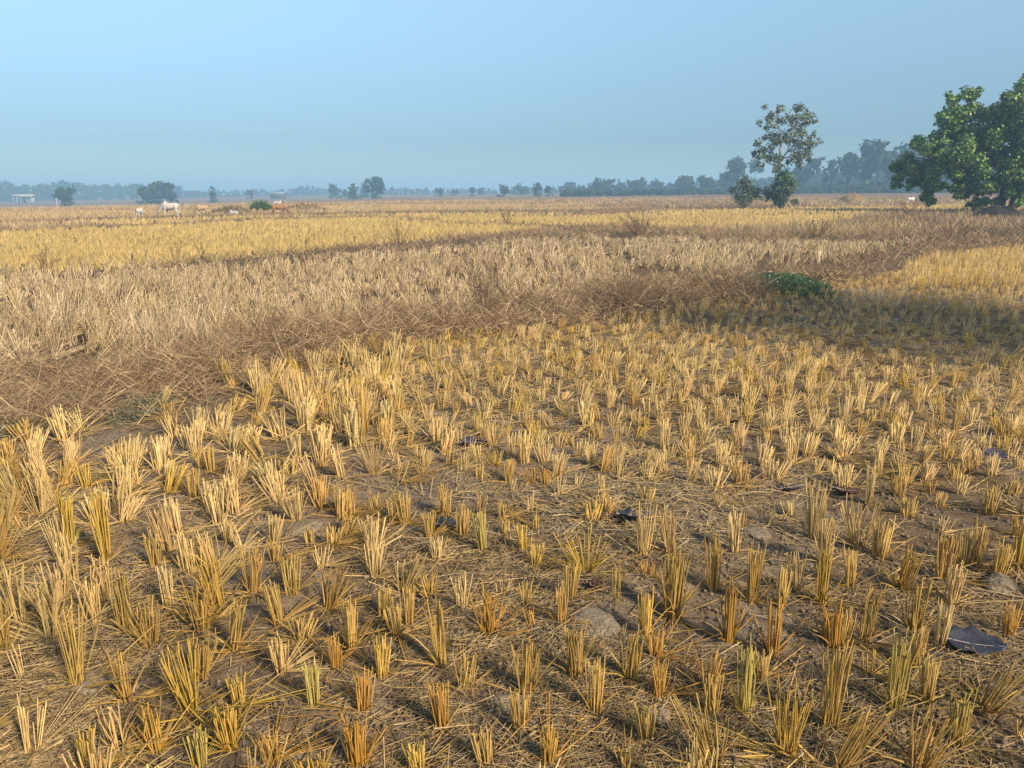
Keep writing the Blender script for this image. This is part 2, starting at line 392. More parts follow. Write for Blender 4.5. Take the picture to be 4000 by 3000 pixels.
# ================================================================== THE GROUND
tm = on_ground(3900, 833)
bigtree_xy = tm[:2] * 1.0
mA = on_ground(1200, 822); mB = on_ground(905, 832)
MOUNDS += [(bigtree_xy[0] - 0.3, bigtree_xy[1] + 0.2, 2.2, 0.35), (mA[0], mA[1], 1.7, 0.55), (mB[0], mB[1], 1.6, 0.45), (mA[0] - 1.5, mA[1] + 0.4, 1.2, 0.2)]
def build_ground():
    front = np.radians(np.arange(-43, 43.001, 0.34))
    back = np.radians(np.concatenate([np.arange(46, 180, 4), np.arange(-180, -44.5, 4)]))
    az = np.concatenate([front, back]); na = len(az)
    rr = [0.5]
    while rr[-1] < 24: rr.append(rr[-1] * 1.0105 if rr[-1] > 1.2 else rr[-1] * 1.05)
    while rr[-1] < 140: rr.append(rr[-1] * 1.018)
    while rr[-1] < 1500: rr.append(rr[-1] * 1.06)
    rr = np.array(rr); nr = len(rr)
    R, A = np.meshgrid(rr, az, indexing='ij')
    x = R * np.sin(A); y = R * np.cos(A)
    z = height(x, y)
    V = np.stack([x, y, z], -1).reshape(-1, 3)
    V = np.concatenate([V, [[0, 0, float(height(np.array([0.0]), np.array([0.0]))[0])]]])
    zn, px, py = zone(V[:, 0], V[:, 1])
    pal = np.array([(0.245, 0.170, 0.098), (0.18, 0.122, 0.072), (0.17, 0.112, 0.062), (0.20, 0.13, 0.055), (0.24, 0.155, 0.075), (0.20, 0.125, 0.068), (0.26, 0.165, 0.095)])  # grey-tan and yellow plots: brown soil with shade between tufts mixed in
    c = pal[zn]
    d = np.hypot(V[:, 0], V[:, 1])
    g = fbm(V[:, 0] * 0.9 + 3, V[:, 1] * 0.9, 3)[:, None]
    near = (zn == 0)[:, None]
    c = np.where(near, c * (0.8 + 0.4 * g) + (g > 0.55) * np.array([0.045, 0.044, 0.040]), c)
    # far land: long pale and dark strips of distant plots
    st = fbm(V[:, 0] * 0.012 + 50, V[:, 1] * 0.06, 3)[:, None]
    c = np.where((zn == 6)[:, None], c * (0.65 + 0.7 * st), c)
    i = np.arange(nr - 1)[:, None]; j = np.arange(na)[None]
    F = np.stack([i * na + j, (i + 1) * na + j, (i + 1) * na + (j + 1) % na, i * na + (j + 1) % na], -1).reshape(-1, 4)
    mb = MB(); mb.add(V, F[:, ::-1], c)
    jj = np.arange(na); mb.f.append(np.stack([jj, (jj + 1) % na, np.full(na, nr * na)], -1))
    m, nt, b = newmat('field_soil')
    at = N(nt, 'ShaderNodeAttribute', attribute_name='Col'); tc = N(nt, 'ShaderNodeTexCoord')
    n1 = noise(nt, 9, 6, tc.outputs['Object'], 0.65); n2 = noise(nt, 70, 5, tc.outputs['Object'], 0.7)
    n3 = noise(nt, 1.3, 3, tc.outputs['Object'])
    k1 = ramp(nt, n1.outputs[0], [(0.3, (0.62, 0.60, 0.58)), (0.7, (1.35, 1.35, 1.36))])
    k2 = ramp(nt, n2.outputs[0], [(0.3, (0.7, 0.7, 0.7)), (0.7, (1.25, 1.25, 1.25))])
    k3 = ramp(nt, n3.outputs[0], [(0.4, (1.0, 0.95, 0.88)), (0.6, (0.98, 1.0, 1.04))])
    c = mixc(nt, mixc(nt, mixc(nt, at.outputs['Color'], k1, 1), k2, 1), k3, 1)
    nt.links.new(c, b.inputs['Base Color']); b.inputs['Roughness'].default_value = 0.95; b.inputs['Specular IOR Level'].default_value = 0.1
    vo = nt.nodes.new('ShaderNodeTexVoronoi'); vo.feature = 'DISTANCE_TO_EDGE'; vo.inputs['Scale'].default_value = 7
    wv = mixc(nt, tc.outputs['Object'], n1.outputs['Color'], 0.12, 'MIX'); nt.links.new(wv, vo.inputs['Vector'])
    cr = ramp(nt, vo.outputs['Distance'], [(0.0, (0, 0, 0)), (0.03, (1, 1, 1))])
    hh = mixc(nt, mixc(nt, n2.outputs[0], n1.outputs[0], 0.5, 'MIX'), cr, 0.45, 'MULTIPLY')
    bp = nt.nodes.new('ShaderNodeBump'); bp.inputs['Strength'].default_value = 1.0; bp.inputs['Distance'].default_value = 0.045
    nt.links.new(hh, bp.inputs['Height']); nt.links.new(bp.outputs[0], b.inputs['Normal'])
    o = mb.build('ground', m, smooth=True)
    tag(o, 'brown cracked rice field soil with low earth bunds reaching the horizon', None, None, 'structure')
build_ground()

# ================================================================== NEAR STUBBLE: hand-traced tufts
# zoom tables: base x, base y, top x, top y, top width, tone (g golden, o orange, p pale, v greenish, y yellow), form (u upright, f fan, s sparse)
Z1 = """1030 1340 985 1030 130 y f;510 900 490 670 100 p u;285 890 225 690 110 p u;690 940 680 630 100 g u;815 1000 790 780 190 g f;430 1230 440 820 120 g f;690 1290 680 1050 110 g s
850 1560 830 1340 115 y u;640 1560 600 1330 110 p s;470 1650 455 1480 110 y u;1250 1560 1230 1370 110 y u;1290 1330 1270 1200 100 y u;1700 1340 1695 1150 65 v u;1920 1640 1910 1420 90 o u
1460 1640 1440 1490 130 o f;1080 1640 1080 1490 60 v u;1520 1150 1500 960 80 p u;1820 1130 1820 975 100 o u;1900 1020 1910 800 90 g u;1370 730 1390 500 150 g f;1580 730 1580 560 110 g u
1770 800 1810 590 170 g s;1500 900 1540 700 80 g u;1270 1030 1320 790 90 g u;1090 920 1110 690 130 g f;910 790 880 590 100 p u;1020 600 1000 410 110 p u;1160 590 1120 390 120 p u
910 490 880 280 110 p u;960 400 980 230 110 p u;1230 430 1190 330 90 p u;1300 480 1270 350 60 p u;1480 440 1430 280 90 p u;1180 330 1160 140 100 p f;1270 280 1260 90 110 p f;1730 240 1730 100 110 g f
580 550 580 210 90 y u;380 460 380 200 90 y u;220 300 200 100 150 p f;570 780 560 570 110 p u;30 1040 10 700 80 g f;110 860 100 560 130 p f;1680 470 1670 370 80 g u;1800 470 1790 370 110 g u
1490 550 1480 450 90 g u;1740 590 1730 490 100 p s;1090 1160 1150 940 110 g f;180 1590 150 1350 70 p s;120 1180 100 1020 40 p s;1640 980 1690 850 110 g f;1850 300 1880 170 110 g u;1900 380 1895 290 90 g u;470 150 470 30 90 y u;120 380 90 290 90 p s;900 120 880 20 90 p f;620 60 600 -60 90 p f;1050 200 1060 40 80 g u;1560 70 1600 -20 110 g f;330 520 300 330 80 p f"""
Z2 = """840 940 830 730 120 o f;270 1150 275 980 120 y u;350 960 340 810 70 g u;410 890 400 710 80 g u;590 1110 560 800 100 g u;720 1230 735 1030 70 g s;170 1350 170 1170 90 o u;590 1440 590 1210 85 o u
150 1640 140 1410 110 o u;460 1655 465 1530 130 y u;825 1640 800 1470 110 g u;1165 1655 1160 1500 110 o u;1010 1470 1020 1270 100 g u;1050 1250 1060 1010 110 g u;1310 1170 1300 940 110 g u;1415 1360 1415 1110 70 g u
1600 1190 1610 970 120 g u;1690 1500 1690 1320 80 g u;1590 1650 1590 1560 100 g u;1230 880 1220 700 70 g u;1280 740 1265 550 90 g u;1690 930 1680 740 90 y u;1830 830 1830 540 120 g u;1740 1070 1760 940 130 o f
1760 1280 1750 1120 100 o f;1370 620 1350 430 220 y f;1045 770 1045 650 40 g u;1080 880 1070 800 70 o f;1530 740 1545 580 50 y s;1700 630 1690 560 100 o f;920 715 920 640 90 p f;700 800 700 640 110 p s
520 720 570 610 110 g f;390 690 460 500 160 p f;225 620 235 440 110 p f;220 480 220 320 110 p f;280 830 310 690 90 g u;810 490 830 290 70 v u;1030 480 1030 350 80 y u;1090 560 1090 440 90 y s
700 400 700 250 100 g u;600 290 600 130 100 g f;520 420 520 290 80 g u;390 340 380 180 90 g u;330 330 325 200 90 g u;240 290 235 190 80 g u;90 290 90 170 100 g u;800 280 800 190 60 g u;910 310 910 210 40 g u
1060 270 1065 170 60 p s;930 390 930 320 90 g u;1100 370 1100 300 50 y u;1220 180 1215 80 70 p f;1310 120 1310 60 60 p s;1150 120 1150 30 60 o u;1075 110 1065 20 80 o f;790 100 795 20 60 y u;960 150 965 90 50 p s
1820 490 1790 260 120 p u;1680 510 1680 250 150 p s;1400 300 1400 200 120 g f;1480 280 1500 180 120 g f;1700 220 1690 140 100 g f;1450 160 1450 80 50 p u;60 400 100 310 90 g u;560 540 540 430 80 p f"""
Z3 = """40 830 40 500 110 g u;340 960 340 690 100 o u;580 1050 570 800 80 o u;470 760 480 490 130 g u;620 790 610 610 80 g u;840 770 840 500 90 y u;1070 970 1090 700 80 g u;900 1000 880 800 110 o u;955 1000 970 830 90 g u
1340 890 1340 640 90 g u;1480 1000 1490 790 100 p u;1540 770 1550 580 110 p u;1850 930 1850 770 100 o u;1270 690 1310 490 130 y u;1000 690 1000 500 90 g u;700 700 700 490 110 p s;860 560 850 330 110 p u;800 420 800 140 130 p u
1160 530 1170 350 120 g u;1040 470 1030 250 150 p f;430 1350 430 1000 100 v u;650 1600 650 1290 150 y f;890 1430 900 1020 150 g u;1230 1340 1240 980 130 v u;1410 1310 1430 1100 100 g u;1350 1120 1360 900 90 g u
1580 1500 1580 1260 110 v u;250 1650 130 1350 220 g f;930 1650 1090 1360 170 g f;1370 1650 1440 1400 170 g f;1730 1340 1880 1130 170 g f;1800 620 1810 450 90 y u;1910 590 1920 340 100 y u;1500 640 1500 430 110 g u
1600 560 1610 380 110 g u;1680 580 1680 360 60 g u;260 680 250 420 90 g u;370 480 380 270 90 p u;1100 1160 1090 1040 50 y u;240 1230 280 1040 110 o f;520 1180 520 1060 110 g f;250 1360 260 1180 100 g u;1920 1480 1930 1370 60 g u
290 240 280 190 60 g u;420 330 420 260 60 o f;560 350 570 270 60 p u;660 290 640 220 100 p u;410 140 420 20 110 g f;260 150 260 60 120 p f;570 110 600 10 150 p f;960 160 970 60 130 p f;1250 200 1260 100 100 g u;1420 170 1410 90 70 o u
1310 310 1300 230 120 g u;1470 260 1480 190 70 g u;1740 300 1760 170 110 g u;1590 190 1600 90 60 p u;1870 190 1890 110 90 g u;1560 110 1570 30 100 g u;1090 250 1090 60 60 p u;1900 420 1900 330 80 o u;1480 400 1490 320 90 p f"""
TONES = {'g': (0.45, 0.275, 0.070), 'o': (0.45, 0.235, 0.040), 'p': (0.57, 0.385, 0.145), 'v': (0.41, 0.30, 0.075), 'y': (0.50, 0.31, 0.055)}
TONEW = {'g': 'golden', 'o': 'orange', 'p': 'pale', 'v': 'greenish', 'y': 'yellow'}
hand = []
for txt, ox in ((Z1, 0), (Z2, 1300), (Z3, 2600)):
    for it in txt.replace('\n', ';').split(';'):
        q = it.split()
        bx, by, tx, ty, w = [float(v) / 1.3829 for v in q[:5]]
        hand.append((bx + ox, by + 1800, tx + ox, ty + 1800, w, q[5], q[6]))

def tuft_dims(bx, by, tx, ty, w):
    p = on_ground(bx, by)
    z = float(height(np.array([p[0]]), np.array([p[1]]))[0])
    p[2] = z
    _, y0, zc = project(p); _, y1, _ = project(p + np.array([0, 0, 0.1]))
    h = (by - ty) / max((y0 - y1), 1e-3) * 0.1
    s = zc / FPX
    return p, h, (tx - bx) * s, w * s
tufts = []      # dict per tuft of the near field
for bx, by, tx, ty, w, tone, form in hand:
    p, h, lean, wid = tuft_dims(bx, by, tx, ty, w)
    tufts.append(dict(p=p, h=h, lean=lean, w=wid, tone=tone, form=form, px=bx, py=by, hpx=by - ty, hand=True))

# planted rows further out in the same field (and just outside the picture)
def auto_tufts():
    out = []
    hp = np.array([t['p'][:2] for t in tufts])
    th = math.radians(24)
    gx, gy = np.meshgrid(np.arange(-110, 110), np.arange(-110, 110))
    a = gx.ravel() * 0.178; b = gy.ravel() * 0.182
    x = a * math.cos(th) - b * math.sin(th) + rng.normal(0, 0.035, a.shape)
    y = a * math.sin(th) + b * math.cos(th) + 8 + rng.normal(0, 0.035, a.shape)
    zn, px, py = zone(x, y)
    ok = (zn == 0) & (y > 0.9) & (np.abs(x) < 0.72 * y + 2.6) & (px > -9000) & (px < 13000) & (y < 26)
    for X, Y, PX, PY in zip(x[ok], y[ok], px[ok], py[ok]):
        inside = 0 <= PX <= 4000 and PY <= 3060
        d2 = np.min((hp[:, 0] - X) ** 2 + (hp[:, 1] - Y) ** 2)
        if PY > 1890 and inside and (PX > 1250 or PY > 2700 or rng.random() < 0.35): continue
        if d2 < (0.12 if PY < 1890 else 0.13) ** 2: continue
        if PX < 1000 and PY < 1800 and L1(PX) + 110 > PY and rng.random() < 0.7: continue
        if PX < 1500 and PY < 1890 and rng.random() < 0.22: continue
        z = float(height(np.array([X]), np.array([Y]))[0])
        left = PX < 1450 + 0.3 * (1900 - PY)
        h = rng.uniform(0.11, 0.22) if left else rng.uniform(0.07, 0.145)
        if PX > 3540 and PY < 1135: h = rng.uniform(0.16, 0.27)
        if PX > 2800 and 1135 < PY < 1420: h *= 0.72
        h *= 0.7 + 0.6 * float(fbm(np.array([X * 0.8 + 11]), np.array([Y * 0.8]), 2)[0])
        if rng.random() < 0.05: h *= 1.5
        tone = 'p' if rng.random() < 0.72 else ('g' if rng.random() < 0.7 else 'y')
        form = 'f' if rng.random() < (0.65 if left else 0.45) else ('s' if rng.random() < 0.2 else 'u')
        _, _, zc = project(np.array([X, Y, z]))
        out.append(dict(p=np.array([X, Y, z]), h=h, lean=rng.normal(0, 0.055 if left else 0.025), w=rng.uniform(0.08, 0.15) if left else rng.uniform(0.06, 0.115), tone=tone, form=form, px=PX, py=PY,
                        hpx=h * FPX / zc, hand=False, flat=rng.random() < (0.2 if left else 0.1)))
    return out
tufts += auto_tufts()
def visible(t): return -20 < t['px'] < 4020 and t['py'] - t['hpx'] < 2990
vis = sorted([t for t in tufts if visible(t)], key=lambda t: -t['hpx'] * t['w'] * FPX / max(t['p'][1], 1))
indiv = sorted(vis[:300], key=lambda t: t['py'], reverse=True)
ind_ids = set(id(t) for t in indiv)

def tuft_stalks(t, n):
    """base offset, direction, length, radius for the stalks of one tuft"""
    h, w = t['h'], t['w']
    rb = min(0.026, 0.009 + w * 0.20)
    ang = rng.random(n) * 6.28; rr = np.sqrt(rng.random(n))
    off = np.stack([np.cos(ang) * rr * rb, np.sin(ang) * rr * rb, np.full(n, -0.01)], -1)
    spread = max(w * 0.5 - rb, 0.006) * (1.55 if t['form'] != 'u' else 0.95)
    top = np.stack([np.cos(ang) * rr * (rb + spread) + t['lean'], np.sin(ang) * rr * (rb + spread) * 0.8, np.ones(n) * h], -1)
    top += rng.normal(0, 0.005 + (0.022 if t['form'] == 'u' else 0.06) * h, (n, 3)) * np.array([1, 1, 0])
    hv = 1 + 0.10 * rng.normal(size=n) - 0.4 * (rng.random(n) < 0.22) * rng.random(n)
    top *= hv[:, None]
    low = rng.random(n) < (0.8 if t.get('flat') else 0.22 if t['form'] == 'f' else 0.05)
    la = rng.random(n) * 6.28; ll = h * rng.uniform(0.7, 1.15, n)
    top[low] = np.stack([np.cos(la) * ll * 0.9, np.sin(la) * ll * 0.9, ll * rng.uniform(0.1, 0.5, n)], -1)[low]
    d = top - off; L = np.linalg.norm(d, axis=1)
    return off, d / L[:, None], L, rng.uniform(0.0014, 0.0029, n)
def ncount(t):
    w = t['w']
    n = int(np.clip(w / 0.085 * 32, 12, 42))
    return int(n * 0.5) if t['form'] == 's' else n

# stalk meshes shared by the nearest tufts (unit length, unit radius)
def stalk_mesh(k):
    r = np.random.default_rng(100 + k)
    mb = MB(); S = 6
    zs = [0, 0.35, 0.7, 1.0]; bend = r.normal(0, 2.0, 2)
    kink = r.normal(0, 3.0, 2) if k >= 6 else np.zeros(2)
    V = []
    for i, z in enumerate(zs):
        rad = (1.0, 1.0, 0.92, 0.86)[i]
        cx, cy = bend * (z * (1 - z)) * 2 + kink * max(0.0, z - 0.7) / 0.3
        for s in range(S):
            tt = s * 2 * math.pi / S
            tz = z + (r.normal(0, 0.016) if i == 3 else 0)
            V.append((cx + math.cos(tt) * rad, cy + math.sin(tt) * rad * 0.8, tz))
    F = [[i * S + s, i * S + (s + 1) % S, (i + 1) * S + (s + 1) % S, (i + 1) * S + s] for i in range(3) for s in range(S)]
    cols = np.ones((len(V), 3)); cols[3 * S:] = 1.12
    mb.add(V, F, cols); mb.f.append(np.array([[3 * S + s for s in range(S)]]))
    me = mb.mesh('stalk', True); me.materials.append(M['straw'])
    return me
STALKS = [stalk_mesh(k) for k in range(9)]
def sheath(mb, t, n, col):
    """dry leaf sheaths hanging round the foot of a tuft"""
    a = rng.random(n) * 6.28
    base = np.stack([np.cos(a) * 0.015, np.sin(a) * 0.015, np.full(n, 0.004)], -1)
    d = np.stack([np.cos(a), np.sin(a), rng.uniform(0.1, 3.0, n)], -1)
    blades(mb, base, d, rng.uniform(0.06, 0.2, n), 0.006, 0.4, np.asarray(col)[None] * rng.uniform(0.5, 0.95, (n, 1)), 3)

ORD = ['first', 'second', 'third', 'fourth', 'fifth', 'sixth', 'seventh', 'eighth', 'ninth', 'tenth', 'eleventh', 'twelfth', 'thirteenth', 'fourteenth', 'fifteenth', 'sixteenth', 'seventeenth', 'eighteenth']
NUM = ['one', 'two', 'three', 'four', 'five', 'six', 'seven', 'eight', 'nine', 'ten', 'eleven', 'twelve', 'thirteen', 'fourteen', 'fifteen', 'sixteen', 'seventeen', 'eighteen']
def describe(t):
    size = 'tall' if t['h'] > 0.235 else ('short' if t['h'] < 0.135 else 'medium')
    r = t['lean'] / max(t['h'], 0.05)
    form = 'leaning' if abs(r) > 0.28 else {'u': 'upright', 'f': 'splayed', 's': 'sparse'}[t['form']]
    row = 'at bottom edge' if t['py'] > 2800 else 'near bottom' if t['py'] > 2500 else 'lower near plot' if t['py'] > 2200 else 'middle near plot' if t['py'] > 1900 else 'upper near plot' if t['py'] > 1650 else 'towards brown bund'
    xs = min(4, max(0, int(t['px'] // 800)))
    side = ['far left', 'left', 'centre', 'right', 'far right'][xs]
    return f"{size} {form} {TONEW[t['tone']]} stubble tuft {row} {side}"
by = {}
for t in indiv: by.setdefault(describe(t), []).append(t)
for k, ts in by.items():
    if len(ts) == 1: ts[0]['label'] = k; continue
    ts.sort(key=lambda t: t['px'])
    for i, t in enumerate(ts):
        t['label'] = k + (f", {ORD[i]} of {NUM[len(ts) - 1]} from left" if len(ts) <= 18 else '')
GRP = 'rice stubble tufts standing in the near plot'
N_FINE = 80
fine = set(id(t) for t in vis[:N_FINE])
variants = {}
def tuft_variant(form, k):
    key = (form, k)
    if key not in variants:
        t = dict(h=0.15, w=0.085, lean=0.0, form=form)
        mb = MB(); n = ncount(t)
        off, d, L, r = tuft_stalks(t, n)
        cv = (0.75 + 0.45 * rng.random((n, 1))) * np.ones((1, 3))
        stems(mb, off, d, L, r, cv, 5, True, cv * 1.12)
        sheath(mb, t, 6, (0.9, 0.85, 0.75))
        me = mb.mesh('stubble_tuft'); me.materials.append(M['straw']); variants[key] = me
    return variants[key]
rest_near = MB()
for t in tufts:
    tone = np.array(TONES[t['tone']]) * rng.uniform(0.88, 1.12) * (1 + 0.02 * rng.normal(size=3))
    if id(t) in fine:
        e = empty('stubble_tuft', t['p']); tag(e, t['label'], 'stubble tuft', GRP)
        n = min(ncount(t), 30)
        off, d, L, r = tuft_stalks(t, n)
        for i in range(n):
            o = link('stalk', STALKS[rng.integers(9)], e)
            q = Vector(d[i]).to_track_quat('Z', 'Y')
            o.rotation_mode = 'QUATERNION'; o.rotation_quaternion = q
            o.location = off[i]; o.scale = (r[i] * 1.12, r[i] * 1.12, L[i])
            v = rng.uniform(0.72, 1.2); o.color = (*(np.clip(tone * v * (1 + 0.02 * rng.normal(size=3)), 0.01, 0.9)), 1)
        mb = MB(); sheath(mb, t, 14, tone); mb.build('dry_sheath', M['straw'], e)
    elif id(t) in ind_ids:
        o = link('stubble_tuft', tuft_variant(t['form'], int(rng.integers(6))))
        o.location = t['p']; s = t['h'] / 0.15
        o.scale = (max(0.8, t['w'] / 0.085),) * 2 + (s,)
        o.rotation_euler = (rng.normal(0, 0.05), t['lean'] / t['h'] * 0.8, rng.random() * 6.28)
        o.color = (*tone, 1)
        tag(o, t['label'], 'stubble tuft', GRP)
    else:
        n = max(6, int(ncount(t) * (0.6 if t['py'] > 1300 else 0.42)))
        off, d, L, r = tuft_stalks(t, n)
        cv = tone * (0.75 + 0.45 * rng.random((n, 1)))
        stems(rest_near, t['p'] + off, d, L, r * 1.15, cv, 3, True, cv * 1.1)
o = rest_near.build('rice_stubble', M['straw'])
tag(o, 'low pale rice stubble filling the back of the near plot', 'stubble', None, 'stuff')

# ---------------------------------------------------------------- loose straw on the soil
def straw_litter():
    mb = MB()
    n = 200000
    u = rng.random(n); r = 1.3 * np.exp(u * math.log(17 / 1.3)); a = np.radians(rng.uniform(-44, 44, n))
    x = r * np.sin(a); y = r * np.cos(a)
    w_ = rng.random(n) < 0.14; x = np.where(w_, x + rng.choice([-1, 1], n) * rng.uniform(0.8, 2.4, n), x)      # the plot goes on beside the picture
    zn, px, py = zone(x, y)
    dens = fbm(x * 1.1 + 9, y * 1.1 + 4, 3)
    amount = np.interp(px, [0, 1500, 2300, 4000], [1.0, 0.85, 0.55, 0.6]) * np.interp(py, [1200, 1700, 2300, 3000], [0.55, 1.0, 0.8, 0.75])
    keep = (zn == 0) & (rng.random(n) < np.clip((dens - 0.38) * 4.5, 0.07, 1) * amount)
    x, y, px, py = x[keep], y[keep], px[keep], py[keep]; n = len(x); r = np.hypot(x, y)
    z = height(x, y) + rng.uniform(0.001, 0.016, n)
    th = rng.random(n) * 6.28
    d = np.stack([np.cos(th), np.sin(th), rng.normal(0.03, 0.10, n)], -1)
    L = rng.gamma(2.0, 0.045, n) + 0.03
    rad = rng.uniform(0.0008, 0.0022, n) * np.clip(r / 4, 1, 2.2)
    tone = np.array([(0.44, 0.29, 0.11), (0.36, 0.25, 0.125), (0.28, 0.20, 0.115), (0.54, 0.39, 0.19)])[rng.integers(0, 4, n)] * rng.uniform(0.7, 1.15, (n, 1))
    B = np.stack([x, y, z], -1) - d * (L / 2)[:, None]
    q = r < 3.4
    stems(mb, B[q], d[q], L[q], rad[q], tone[q], 3, False)
    q = ~q; k = q.sum(); w = np.cross(d[q], np.array([0, 0, 1.0])) * (rad[q] * 1.2)[:, None] + rng.normal(0, 0.0006, (k, 3))
    e = B[q] + d[q] * L[q][:, None]
    mb.add(np.stack([B[q] - w, B[q] + w, e + w, e - w], 1).reshape(-1, 3), (np.arange(k) * 4)[:, None] + np.array([[0, 1, 2, 3]]), np.repeat(tone[q], 4, 0))
    o = mb.build('straw_litter', M['straw'])
    tag(o, 'loose broken straw scattered over the soil between the near tufts', 'straw', None, 'stuff')
    # bent flattened stalks fanned out at the feet of tufts
    mb = MB()
    for t in tufts:
        if t['p'][1] > 9: continue
        k = int(rng.poisson(14 if t['px'] < 1700 else 6))
        if k == 0: continue
        a0 = rng.normal(0.2, 1.2); a = a0 + rng.normal(0, 0.55, k)
        d = np.stack([np.cos(a), np.sin(a), rng.uniform(0.02, 0.35, k)], -1)
        b0 = t['p'] + np.stack([np.cos(a) * 0.02, np.sin(a) * 0.02, np.full(k, 0.006)], -1)
        col = np.array(TONES[t['tone']])[None] * rng.uniform(0.65, 1.2, (k, 1))
        stems(mb, b0, d, rng.uniform(0.08, 0.26, k), rng.uniform(0.0013, 0.0025, k), col, 3, False)
    o = mb.build('flattened_straw', M['straw'])
    tag(o, 'bent stalks lying flat around the feet of the near tufts', 'straw', None, 'stuff')
straw_litter()
def soil_crumbs():
    mb = MB(); n = 20000
    r = 1.3 * np.exp(rng.random(n) * math.log(9 / 1.3)); a = np.radians(rng.uniform(-42, 42, n)); x = r * np.sin(a); y = r * np.cos(a)
    zn, px, py = zone(x, y); k = (zn == 0) & (fbm(x * 1.7 + 60, y * 1.7, 3) > 0.42); x, y, r = x[k], y[k], r[k]; n = len(x)
    z = height(x, y); S = (rng.gamma(1.6, 0.0036, n) + 0.002) * np.where(rng.random(n) < 0.05, 1.8, 1)
    S = np.minimum(S, 0.013)
    O = np.array([(1, 0, 0), (0, 1, 0), (-1, 0, 0), (0, -1, 0), (0, 0, 0.8), (0, 0, -0.8)], float)
    V = (O[None] * (0.6 + 0.8 * rng.random((n, 6, 1)))) * S[:, None, None] + np.stack([x, y, z + S * 0.3], -1)[:, None]
    F = np.array([(0, 1, 4), (1, 2, 4), (2, 3, 4), (3, 0, 4), (1, 0, 5), (2, 1, 5), (3, 2, 5), (0, 3, 5)])
    c = np.array([(0.25, 0.185, 0.12)]) * rng.uniform(0.6, 1.25, (n, 1))
    mb.add(V.reshape(-1, 3), ((np.arange(n) * 6)[:, None, None] + F[None]).reshape(-1, 3), np.repeat(c, 6, 0))
    tag(mb.build('soil_crumbs', M['drygrass']), 'small dry crumbs of earth strewn over the near soil', 'soil crumbs', None, 'stuff')
soil_crumbs()

